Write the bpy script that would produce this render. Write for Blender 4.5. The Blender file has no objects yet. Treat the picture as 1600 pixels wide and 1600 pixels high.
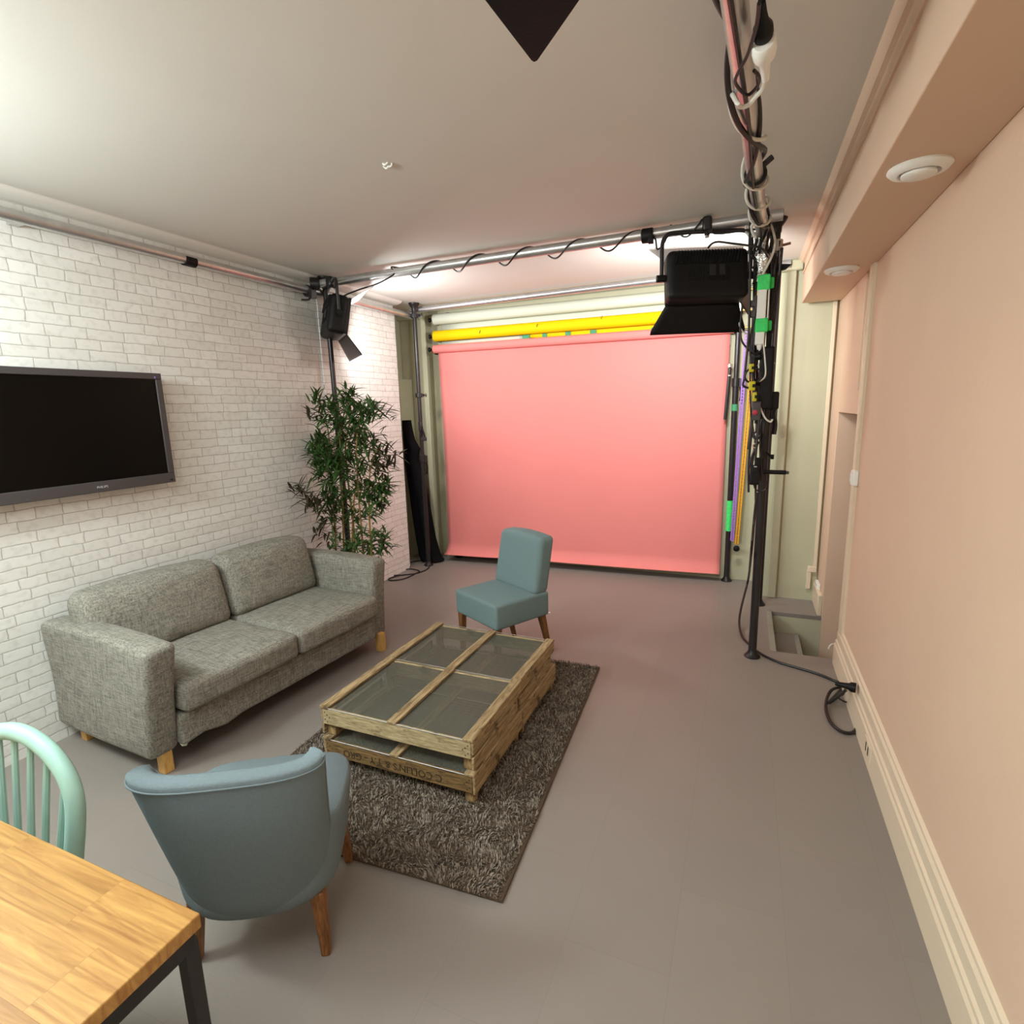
import bpy, bmesh, math, random
from mathutils import Vector, Matrix, Euler, noise
random.seed(7)
PI = math.pi
sc = bpy.context.scene
C = sc.collection

# ---------------------------------------------------------------- camera
cam_d = bpy.data.cameras.new('camera'); cam = bpy.data.objects.new('camera', cam_d); C.objects.link(cam)
cam_d.sensor_width = 36; cam_d.lens = 36*856.84/1600; cam_d.clip_start = .02
R0 = Vector((0.92227617, 0.38559314, -0.02691844)); R1 = Vector((0.04737481, -0.18187924, -0.98217899)); R2 = Vector((-0.38361739, 0.90456502, -0.18601029))
mw = Matrix(((R0.x, -R1.x, -R2.x, 0), (R0.y, -R1.y, -R2.y, 0), (R0.z, -R1.z, -R2.z, 1.5733), (0, 0, 0, 1)))
cam.matrix_world = mw
sc.camera = cam

# ---------------------------------------------------------------- light and exposure
sc.view_settings.view_transform = 'Standard'; sc.view_settings.look = 'None'
sc.view_settings.exposure = 0.0; sc.view_settings.gamma = 1; sc.view_settings.use_curve_mapping = False
wd = bpy.data.worlds.new('world'); sc.world = wd; wd.use_nodes = True
wd.node_tree.nodes['Background'].inputs[0].default_value = (1, .9, .8, 1)
wd.node_tree.nodes['Background'].inputs[1].default_value = 0.0

def area(name, loc, aim, sx, sy, power, col, spread=180):
    d = bpy.data.lights.new(name, 'AREA'); d.shape = 'RECTANGLE'; d.size = sx; d.size_y = sy; d.energy = power; d.color = col
    d.spread = math.radians(spread)
    o = bpy.data.objects.new(name, d); C.objects.link(o); o.location = loc
    o.rotation_euler = (Vector(aim)-Vector(loc)).to_track_quat('-Z', 'Y').to_euler(); return o
WARM = (1, .86, .70); NEUT = (1, .97, .88)
area('room_light', (-1.05, .05, 2.52), (-1.0, .35, 0), 1.9, .8, 36, (.93, 1, 1))
area('rear_light', (-1.2, -1.9, 2.3), (-.8, 1.2, .6), 1.2, .8, 16, (.95, 1, 1))
def point(name, loc, power, col, r):
    d = bpy.data.lights.new(name, 'POINT'); d.energy = power; d.color = col; d.shadow_soft_size = r
    o = bpy.data.objects.new(name, d); C.objects.link(o); o.location = loc
point('left_ceiling_lamp', (-2.50, .25, 2.24), 102, (.90, 1, 1), .18)

# ---------------------------------------------------------------- materials
def mat(name, col=(.5, .5, .5), rough=.6, metal=0, bump=0, bscale=40, var=0, vscale=8, spec=.4, emit=None, coord='Object', detail=4):
    m = bpy.data.materials.new(name); m.use_nodes = True; nt = m.node_tree; b = nt.nodes['Principled BSDF']
    b.inputs['Base Color'].default_value = (*col, 1); b.inputs['Roughness'].default_value = rough; b.inputs['Metallic'].default_value = metal
    b.inputs['Specular IOR Level'].default_value = spec
    tc = nt.nodes.new('ShaderNodeTexCoord')
    if var:
        n = nt.nodes.new('ShaderNodeTexNoise'); n.inputs['Scale'].default_value = vscale; n.inputs['Detail'].default_value = detail
        nt.links.new(tc.outputs[coord], n.inputs['Vector'])
        r = nt.nodes.new('ShaderNodeValToRGB'); r.color_ramp.elements[0].position = .3; r.color_ramp.elements[1].position = .7
        r.color_ramp.elements[0].color = (*[c*(1-var) for c in col], 1); r.color_ramp.elements[1].color = (*[min(1, c*(1+var)) for c in col], 1)
        nt.links.new(n.outputs['Fac'], r.inputs[0]); nt.links.new(r.outputs[0], b.inputs['Base Color'])
    if bump:
        n = nt.nodes.new('ShaderNodeTexNoise'); n.inputs['Scale'].default_value = bscale; n.inputs['Detail'].default_value = 3
        nt.links.new(tc.outputs[coord], n.inputs['Vector'])
        bp = nt.nodes.new('ShaderNodeBump'); bp.inputs['Strength'].default_value = bump; bp.inputs['Distance'].default_value = .01
        nt.links.new(n.outputs['Fac'], bp.inputs['Height']); nt.links.new(bp.outputs[0], b.inputs['Normal'])
    if emit:
        b.inputs['Emission Color'].default_value = (*emit[0], 1); b.inputs['Emission Strength'].default_value = emit[1]
    return m
def srgb(r, g, b):
    f = lambda c: ((c/255+.055)/1.055)**2.4 if c > 10 else c/255/12.92
    return (f(r), f(g), f(b))

M = {}
M['paint'] = mat('cream_wall_paint', srgb(221, 192, 166), .55, bump=.06, bscale=60, var=.02, vscale=3)
M['back_paint'] = mat('pale_green_cream_paint', srgb(186, 184, 156), .6, bump=.12, bscale=50, var=.03, vscale=3)
M['ceiling'] = mat('ceiling_paint', srgb(222, 220, 213), .7, bump=.03, bscale=70, var=.015, vscale=2)
M['gloss_paint'] = mat('cream_gloss_paint', srgb(226, 210, 184), .4, bump=.05, bscale=30)
M['black'] = mat('black_plastic', (.006, .006, .006), .5, spec=.25, bump=.05, bscale=200)
M['black_metal'] = mat('black_powder_coat', (.016, .014, .015), .32, spec=.5)
M['rubber'] = mat('black_rubber_cable', (.014, .011, .011), .4)
M['alu'] = mat('aluminium_tube', (.62, .62, .62), .33, metal=.9, bump=.06, bscale=30, var=.08, vscale=20)
M['chrome'] = mat('bright_steel', (.8, .8, .8), .15, metal=1)
M['white_cable'] = mat('white_cable_sheath', srgb(225, 222, 210), .4)
M['white_plastic'] = mat('white_plastic', srgb(244, 244, 238), .35)
M['green_tape'] = mat('green_tape', srgb(70, 225, 115), .6, var=.1, vscale=40)
M['dull_tape'] = mat('dull_green_tape', srgb(70, 150, 105), .6, var=.1, vscale=40)
M['yellow_plastic'] = mat('yellow_plastic', srgb(205, 195, 30), .4)
M['red_plastic'] = mat('pink_red_plastic', srgb(190, 60, 80), .4)
M['pink_paper'] = mat('pink_paper', srgb(228, 137, 132), .8, bump=.15, bscale=5, var=.015, vscale=2, spec=.15)
M['white_paper'] = mat('white_paper', srgb(208, 212, 196), .8, spec=.15)
M['yellow_paper'] = mat('yellow_paper', srgb(236, 200, 0), .7, spec=.2)
M['purple_chain'] = mat('purple_bead_chain', srgb(165, 120, 205), .4)
M['orange_chain'] = mat('orange_bead_chain', srgb(250, 180, 30), .4)
M['blue_fabric'] = mat('grey_blue_wool', srgb(116, 130, 135), .95, bump=.35, bscale=420, var=.05, vscale=160, spec=.1)
M['teal_fabric'] = mat('teal_grey_wool', srgb(117, 138, 140), .95, bump=.3, bscale=420, var=.05, vscale=120, spec=.1)
M['blue_piping'] = mat('grey_blue_piping', srgb(112, 124, 128), .95, spec=.1)
M['mint'] = mat('mint_chair_paint', srgb(150, 190, 178), .5, var=.05, vscale=14)
M['drape'] = mat('black_cloth', (.008, .008, .009), .95, bump=.2, bscale=200, spec=.05)
M['leaf'] = mat('bamboo_leaf', srgb(62, 92, 44), .5, var=.5, vscale=9, spec=.3)
M['leaf_dark'] = mat('dark_bamboo_leaf', srgb(62, 58, 40), .55, var=.35, vscale=14, spec=.3)
M['stem'] = mat('bamboo_cane', srgb(140, 112, 58), .5, var=.25, vscale=24)
M['pot'] = mat('black_plant_pot', (.02, .02, .02), .5)
M['bezel'] = mat('charcoal_bezel', srgb(74, 70, 70), .45, bump=.03, bscale=200)
M['screen'] = mat('dark_glass_screen', (.003, .0025, .002), .25, spec=.15)
M['silver_text'] = mat('silver_lettering', srgb(190, 190, 190), .4)
M['leaf_metal'] = mat('grey_barn_door', srgb(60, 57, 57), .45, metal=.4)
M['white_flap'] = mat('reflective_white_metal', srgb(235, 235, 235), .3, metal=.3)
M['foil'] = mat('crumpled_foil', (.75, .75, .72), .25, metal=1, bump=1, bscale=60)
M['stencil'] = mat('dark_stencil_ink', srgb(58, 44, 30), .8)

def wood(name, c1, c2, scale=(1, 1, 1), rough=.55, rings=9, rot=(0, 0, 0), bump=.2, knots=True):
    m = bpy.data.materials.new(name); m.use_nodes = True; nt = m.node_tree; b = nt.nodes['Principled BSDF']
    tc = nt.nodes.new('ShaderNodeTexCoord'); mp = nt.nodes.new('ShaderNodeMapping'); mp.inputs['Scale'].default_value = scale; mp.inputs['Rotation'].default_value = rot
    nt.links.new(tc.outputs['Object'], mp.inputs['Vector'])
    n1 = nt.nodes.new('ShaderNodeTexNoise'); n1.inputs['Scale'].default_value = rings; n1.inputs['Detail'].default_value = 6; n1.inputs['Distortion'].default_value = 1.2
    nt.links.new(mp.outputs[0], n1.inputs['Vector'])
    r = nt.nodes.new('ShaderNodeValToRGB'); r.color_ramp.elements[0].position = .32; r.color_ramp.elements[1].position = .66
    r.color_ramp.elements[0].color = (*c1, 1); r.color_ramp.elements[1].color = (*c2, 1)
    nt.links.new(n1.outputs['Fac'], r.inputs[0]); out = r.outputs[0]
    if knots:
        n2 = nt.nodes.new('ShaderNodeTexNoise'); n2.inputs['Scale'].default_value = 14; n2.inputs['Detail'].default_value = 2
        nt.links.new(tc.outputs['Object'], n2.inputs['Vector'])
        r2 = nt.nodes.new('ShaderNodeValToRGB'); r2.color_ramp.elements[0].position = .26; r2.color_ramp.elements[1].position = .38
        r2.color_ramp.elements[0].color = (.35, .3, .25, 1); r2.color_ramp.elements[1].color = (1, 1, 1, 1)
        nt.links.new(n2.outputs['Fac'], r2.inputs[0])
        mx = nt.nodes.new('ShaderNodeMix'); mx.data_type = 'RGBA'; mx.blend_type = 'MULTIPLY'; mx.inputs[0].default_value = 1
        nt.links.new(out, mx.inputs[6]); nt.links.new(r2.outputs[0], mx.inputs[7]); out = mx.outputs[2]
    nt.links.new(out, b.inputs['Base Color']); b.inputs['Roughness'].default_value = rough; b.inputs['Specular IOR Level'].default_value = .3
    bp = nt.nodes.new('ShaderNodeBump'); bp.inputs['Strength'].default_value = bump; bp.inputs['Distance'].default_value = .004
    nt.links.new(n1.outputs['Fac'], bp.inputs['Height']); nt.links.new(bp.outputs[0], b.inputs['Normal'])
    return m
M['tray_y'] = wood('weathered_pine_lengthwise', srgb(112, 92, 64), srgb(180, 157, 118), (9, .9, 9), .75)
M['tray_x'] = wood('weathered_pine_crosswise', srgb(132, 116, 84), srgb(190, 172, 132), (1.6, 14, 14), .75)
M['tray_z'] = wood('weathered_pine_post', srgb(104, 82, 54), srgb(172, 144, 100), (14, 14, 1.6), .75)
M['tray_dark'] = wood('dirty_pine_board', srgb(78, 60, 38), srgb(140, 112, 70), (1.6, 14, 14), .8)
M['birch'] = wood('pale_birch', srgb(196, 150, 82), srgb(220, 178, 108), (12, 12, 1.5), .45, knots=False, bump=.05)
M['oak_leg'] = wood('brown_oak', srgb(96, 62, 32), srgb(146, 100, 58), (12, 12, 1.5), .45, knots=False, bump=.05)

def table_wood():
    m = bpy.data.materials.new('oiled_oak_staves'); m.use_nodes = True; nt = m.node_tree; b = nt.nodes['Principled BSDF']; L = nt.links.new
    tc = nt.nodes.new('ShaderNodeTexCoord')
    br = nt.nodes.new('ShaderNodeTexBrick'); br.offset = .37; br.squash = .7; br.squash_frequency = 3
    br.inputs['Scale'].default_value = 1; br.inputs['Brick Width'].default_value = .42; br.inputs['Row Height'].default_value = .105
    br.inputs['Mortar Size'].default_value = .0006; br.inputs['Color1'].default_value = (.15, .15, .15, 1); br.inputs['Color2'].default_value = (.95, .95, .95, 1); br.inputs['Mortar'].default_value = (.1, .1, .1, 1)
    L(tc.outputs['Object'], br.inputs['Vector'])
    mp = nt.nodes.new('ShaderNodeMapping'); mp.inputs['Scale'].default_value = (1.1, 15, 6)
    ad = nt.nodes.new('ShaderNodeVectorMath'); ad.operation = 'MULTIPLY_ADD'; ad.inputs[1].default_value = (3, 3, 3)
    L(br.outputs['Color'], ad.inputs[0]); L(tc.outputs['Object'], ad.inputs[2]); L(ad.outputs[0], mp.inputs['Vector'])
    n = nt.nodes.new('ShaderNodeTexNoise'); n.inputs['Scale'].default_value = 3; n.inputs['Detail'].default_value = 8; n.inputs['Roughness'].default_value = .6; n.inputs['Distortion'].default_value = 1.6
    L(mp.outputs[0], n.inputs['Vector'])
    w = nt.nodes.new('ShaderNodeTexWave'); w.wave_type = 'BANDS'; w.bands_direction = 'Y'; w.inputs['Scale'].default_value = 1.1; w.inputs['Distortion'].default_value = 9; w.inputs['Detail'].default_value = 4; w.inputs['Detail Scale'].default_value = 1.0
    L(mp.outputs[0], w.inputs['Vector'])
    r = nt.nodes.new('ShaderNodeValToRGB'); e = r.color_ramp.elements
    e[0].position = .25; e[0].color = (*srgb(152, 104, 50), 1); e[1].position = .7; e[1].color = (*srgb(202, 160, 92), 1)
    L(n.outputs['Fac'], r.inputs[0])
    r2 = nt.nodes.new('ShaderNodeValToRGB'); e = r2.color_ramp.elements
    e[0].position = .0; e[0].color = (.66, .55, .42, 1); e[1].position = .22; e[1].color = (1, 1, 1, 1)
    L(w.outputs['Fac'], r2.inputs[0])
    mx = nt.nodes.new('ShaderNodeMix'); mx.data_type = 'RGBA'; mx.blend_type = 'MULTIPLY'; mx.inputs[0].default_value = .5
    L(r.outputs[0], mx.inputs[6]); L(r2.outputs[0], mx.inputs[7])
    r3 = nt.nodes.new('ShaderNodeValToRGB'); e = r3.color_ramp.elements
    e[0].position = .1; e[0].color = (.78, .74, .66, 1); e[1].position = .95; e[1].color = (1.0, 1.0, .98, 1)
    L(br.outputs['Color'], r3.inputs[0])
    m2 = nt.nodes.new('ShaderNodeMix'); m2.data_type = 'RGBA'; m2.blend_type = 'MULTIPLY'; m2.inputs[0].default_value = 1
    L(mx.outputs[2], m2.inputs[6]); L(r3.outputs[0], m2.inputs[7]); L(m2.outputs[2], b.inputs['Base Color'])
    b.inputs['Roughness'].default_value = .42
    bp = nt.nodes.new('ShaderNodeBump'); bp.inputs['Strength'].default_value = .1; bp.inputs['Distance'].default_value = .003
    L(n.outputs['Fac'], bp.inputs['Height']); L(bp.outputs[0], b.inputs['Normal'])
    return m
M['table_oak'] = table_wood()

def brick_paper():
    m = bpy.data.materials.new('white_brick_wallpaper'); m.use_nodes = True; nt = m.node_tree; b = nt.nodes['Principled BSDF']; L = nt.links.new
    tc = nt.nodes.new('ShaderNodeTexCoord'); sp = nt.nodes.new('ShaderNodeSeparateXYZ'); cb = nt.nodes.new('ShaderNodeCombineXYZ')
    L(tc.outputs['Object'], sp.inputs[0]); L(sp.outputs['Y'], cb.inputs['X']); L(sp.outputs['Z'], cb.inputs['Y'])
    nz = nt.nodes.new('ShaderNodeTexNoise'); nz.inputs['Scale'].default_value = 15; nz.inputs['Detail'].default_value = 3
    L(cb.outputs[0], nz.inputs['Vector'])
    ma = nt.nodes.new('ShaderNodeVectorMath'); ma.operation = 'MULTIPLY_ADD'; ma.inputs[1].default_value = (.017, .013, 0)
    L(nz.outputs['Color'], ma.inputs[0]); L(cb.outputs[0], ma.inputs[2])
    def brick(ms, smooth):
        br = nt.nodes.new('ShaderNodeTexBrick'); br.offset = .36; br.offset_frequency = 2; br.squash = .62; br.squash_frequency = 3
        br.inputs['Scale'].default_value = 1; br.inputs['Brick Width'].default_value = .185; br.inputs['Row Height'].default_value = .0535
        br.inputs['Mortar Size'].default_value = ms; br.inputs['Mortar Smooth'].default_value = smooth
        br.inputs['Color1'].default_value = (*srgb(240, 242, 238), 1); br.inputs['Color2'].default_value = (*srgb(230, 231, 226), 1); br.inputs['Mortar'].default_value = (*srgb(184, 181, 173), 1)
        L(ma.outputs[0], br.inputs['Vector']); return br
    b1 = brick(.0022, .35); b2 = brick(.006, .8)
    n2 = nt.nodes.new('ShaderNodeTexNoise'); n2.inputs['Scale'].default_value = 28; n2.inputs['Detail'].default_value = 6; L(cb.outputs[0], n2.inputs['Vector'])
    r = nt.nodes.new('ShaderNodeValToRGB'); r.color_ramp.elements[0].position = .3; r.color_ramp.elements[0].color = (.84, .83, .82, 1); r.color_ramp.elements[1].position = .5; r.color_ramp.elements[1].color = (1, 1, 1, 1)
    L(n2.outputs['Fac'], r.inputs[0])
    mx = nt.nodes.new('ShaderNodeMix'); mx.data_type = 'RGBA'; mx.blend_type = 'MULTIPLY'; mx.inputs[0].default_value = .8
    L(b1.outputs['Color'], mx.inputs[6]); L(r.outputs[0], mx.inputs[7]); L(mx.outputs[2], b.inputs['Base Color'])
    b.inputs['Roughness'].default_value = .6; b.inputs['Specular IOR Level'].default_value = .3
    iv = nt.nodes.new('ShaderNodeMath'); iv.operation = 'SUBTRACT'; iv.inputs[0].default_value = 1; L(b2.outputs['Fac'], iv.inputs[1])
    bp = nt.nodes.new('ShaderNodeBump'); bp.inputs['Strength'].default_value = .3; bp.inputs['Distance'].default_value = .002
    L(iv.outputs[0], bp.inputs['Height']); L(bp.outputs[0], b.inputs['Normal'])
    return m
M['brick'] = brick_paper()

def floor_mat():
    m = bpy.data.materials.new('grey_brown_vinyl_floor'); m.use_nodes = True; nt = m.node_tree; b = nt.nodes['Principled BSDF']; L = nt.links.new
    tc = nt.nodes.new('ShaderNodeTexCoord')
    br = nt.nodes.new('ShaderNodeTexBrick'); br.offset = .5
    br.inputs['Scale'].default_value = 1; br.inputs['Brick Width'].default_value = .61; br.inputs['Row Height'].default_value = .305
    br.inputs['Mortar Size'].default_value = .0012; br.inputs['Mortar Smooth'].default_value = .3
    br.inputs['Color1'].default_value = (*srgb(140, 133, 126), 1); br.inputs['Color2'].default_value = (*srgb(138, 131, 125), 1); br.inputs['Mortar'].default_value = (*srgb(131, 125, 118), 1)
    mp = nt.nodes.new('ShaderNodeMapping'); mp.inputs['Rotation'].default_value = (0, 0, PI/2); mp.inputs['Location'].default_value = (.1, .12, 0)
    L(tc.outputs['Object'], mp.inputs['Vector']); L(mp.outputs[0], br.inputs['Vector'])
    n = nt.nodes.new('ShaderNodeTexNoise'); n.inputs['Scale'].default_value = 3; n.inputs['Detail'].default_value = 5; L(tc.outputs['Object'], n.inputs['Vector'])
    r = nt.nodes.new('ShaderNodeValToRGB'); r.color_ramp.elements[0].color = (.93, .93, .93, 1); r.color_ramp.elements[1].color = (1.05, 1.04, 1.03, 1)
    L(n.outputs['Fac'], r.inputs[0])
    mx = nt.nodes.new('ShaderNodeMix'); mx.data_type = 'RGBA'; mx.blend_type = 'MULTIPLY'; mx.inputs[0].default_value = 1
    L(br.outputs['Color'], mx.inputs[6]); L(r.outputs[0], mx.inputs[7]); L(mx.outputs[2], b.inputs['Base Color'])
    b.inputs['Roughness'].default_value = .42; b.inputs['Specular IOR Level'].default_value = .4
    n3 = nt.nodes.new('ShaderNodeTexNoise'); n3.inputs['Scale'].default_value = 90; L(tc.outputs['Object'], n3.inputs['Vector'])
    bp = nt.nodes.new('ShaderNodeBump'); bp.inputs['Strength'].default_value = .08; bp.inputs['Distance'].default_value = .004
    L(n3.outputs['Fac'], bp.inputs['Height']); L(bp.outputs[0], b.inputs['Normal'])
    return m
M['floor'] = floor_mat()

def linen():
    m = bpy.data.materials.new('grey_slub_linen'); m.use_nodes = True; nt = m.node_tree; b = nt.nodes['Principled BSDF']; L = nt.links.new
    tc = nt.nodes.new('ShaderNodeTexCoord'); outs = []
    for s in ((14, 160, 160), (160, 160, 14), (160, 14, 160)):
        mp = nt.nodes.new('ShaderNodeMapping'); mp.inputs['Scale'].default_value = s
        n = nt.nodes.new('ShaderNodeTexNoise'); n.inputs['Scale'].default_value = 1; n.inputs['Detail'].default_value = 3; n.inputs['Roughness'].default_value = .7
        L(tc.outputs['Object'], mp.inputs['Vector']); L(mp.outputs[0], n.inputs['Vector']); outs.append(n.outputs['Fac'])
    a1 = nt.nodes.new('ShaderNodeMath'); a1.operation = 'ADD'; L(outs[0], a1.inputs[0]); L(outs[1], a1.inputs[1])
    a2 = nt.nodes.new('ShaderNodeMath'); a2.operation = 'ADD'; L(a1.outputs[0], a2.inputs[0]); L(outs[2], a2.inputs[1])
    a3 = nt.nodes.new('ShaderNodeMath'); a3.operation = 'DIVIDE'; a3.inputs[1].default_value = 3; L(a2.outputs[0], a3.inputs[0])
    r = nt.nodes.new('ShaderNodeValToRGB'); e = r.color_ramp.elements
    e[0].position = .40; e[0].color = (*srgb(98, 97, 90), 1); e[1].position = .60; e[1].color = (*srgb(164, 161, 150), 1)
    L(a3.outputs[0], r.inputs[0]); L(r.outputs[0], b.inputs['Base Color']); b.inputs['Roughness'].default_value = .95; b.inputs['Specular IOR Level'].default_value = .1
    bp = nt.nodes.new('ShaderNodeBump'); bp.inputs['Strength'].default_value = .4; bp.inputs['Distance'].default_value = .003
    L(a3.outputs[0], bp.inputs['Height'])
    wn = nt.nodes.new('ShaderNodeTexNoise'); wn.inputs['Scale'].default_value = 5; wn.inputs['Detail'].default_value = 2; wn.inputs['Distortion'].default_value = .8
    L(tc.outputs['Object'], wn.inputs['Vector'])
    b2 = nt.nodes.new('ShaderNodeBump'); b2.inputs['Strength'].default_value = .35; b2.inputs['Distance'].default_value = .03
    L(wn.outputs['Fac'], b2.inputs['Height']); L(bp.outputs[0], b2.inputs['Normal']); L(b2.outputs[0], b.inputs['Normal'])
    return m
M['linen'] = linen()

def rug_mat():
    m = bpy.data.materials.new('grey_brown_shag_yarn'); m.use_nodes = True; nt = m.node_tree; b = nt.nodes['Principled BSDF']; L = nt.links.new
    tc = nt.nodes.new('ShaderNodeTexCoord'); n = nt.nodes.new('ShaderNodeTexNoise'); n.inputs['Scale'].default_value = 70; n.inputs['Detail'].default_value = 3
    L(tc.outputs['Object'], n.inputs['Vector'])
    r = nt.nodes.new('ShaderNodeValToRGB'); e = r.color_ramp.elements
    e[0].position = .35; e[0].color = (*srgb(102, 94, 85), 1); e[1].position = .65; e[1].color = (*srgb(164, 153, 139), 1)
    L(n.outputs['Fac'], r.inputs[0]); L(r.outputs[0], b.inputs['Base Color']); b.inputs['Roughness'].default_value = .95; b.inputs['Specular IOR Level'].default_value = .1
    return m
M['rug'] = rug_mat()
M['rug_edge'] = mat('brown_rug_binding', srgb(82, 68, 54), .9)

def wire_mat():
    m = bpy.data.materials.new('fine_wire_netting'); m.use_nodes = True; nt = m.node_tree; b = nt.nodes['Principled BSDF']; L = nt.links.new
    b.inputs['Base Color'].default_value = (*srgb(112, 114, 102), 1); b.inputs['Roughness'].default_value = .5; b.inputs['Metallic'].default_value = .3
    tc = nt.nodes.new('ShaderNodeTexCoord'); sp = nt.nodes.new('ShaderNodeSeparateXYZ'); L(tc.outputs['Object'], sp.inputs[0])
    res = []
    for ax in ('X', 'Y'):
        f = nt.nodes.new('ShaderNodeMath'); f.operation = 'MULTIPLY'; f.inputs[1].default_value = 1/.0045; L(sp.outputs[ax], f.inputs[0])
        g = nt.nodes.new('ShaderNodeMath'); g.operation = 'FRACT'; L(f.outputs[0], g.inputs[0])
        h = nt.nodes.new('ShaderNodeMath'); h.operation = 'LESS_THAN'; h.inputs[1].default_value = .24; L(g.outputs[0], h.inputs[0]); res.append(h)
    mxm = nt.nodes.new('ShaderNodeMath'); mxm.operation = 'MAXIMUM'; L(res[0].outputs[0], mxm.inputs[0]); L(res[1].outputs[0], mxm.inputs[1])
    L(mxm.outputs[0], b.inputs['Alpha']); return m
M['wire'] = wire_mat()

# ---------------------------------------------------------------- mesh building
def frames(pts):
    T = []
    for i in range(len(pts)):
        a = pts[max(0, i-1)]; b = pts[min(len(pts)-1, i+1)]; t = (b-a)
        T.append(t.normalized() if t.length > 1e-9 else Vector((0, 0, 1)))
    up = Vector((0, 0, 1)) if abs(T[0].z) < .9 else Vector((1, 0, 0))
    n = (up-T[0]*up.dot(T[0])).normalized(); out = []
    for i, t in enumerate(T):
        n = (n-t*n.dot(t))
        n = n.normalized() if n.length > 1e-6 else Vector((1, 0, 0))
        out.append((t, n, t.cross(n)))
    return out
def smooth_path(pts, k=6, closed=False):
    P = [Vector(p) for p in pts]
    if len(P) < 3: return P
    out = []; n = len(P)
    for i in range(n if closed else n-1):
        if closed: p0, p1, p2, p3 = P[(i-1) % n], P[i], P[(i+1) % n], P[(i+2) % n]
        else: p0, p1, p2, p3 = P[max(0, i-1)], P[i], P[i+1], P[min(n-1, i+2)]
        for j in range(k):
            t = j/k
            out.append(.5*((2*p1)+(p2-p0)*t+(2*p0-5*p1+4*p2-p3)*t*t+(3*p1-p0-3*p2+p3)*t**3))
    if not closed: out.append(P[-1])
    return out
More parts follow.
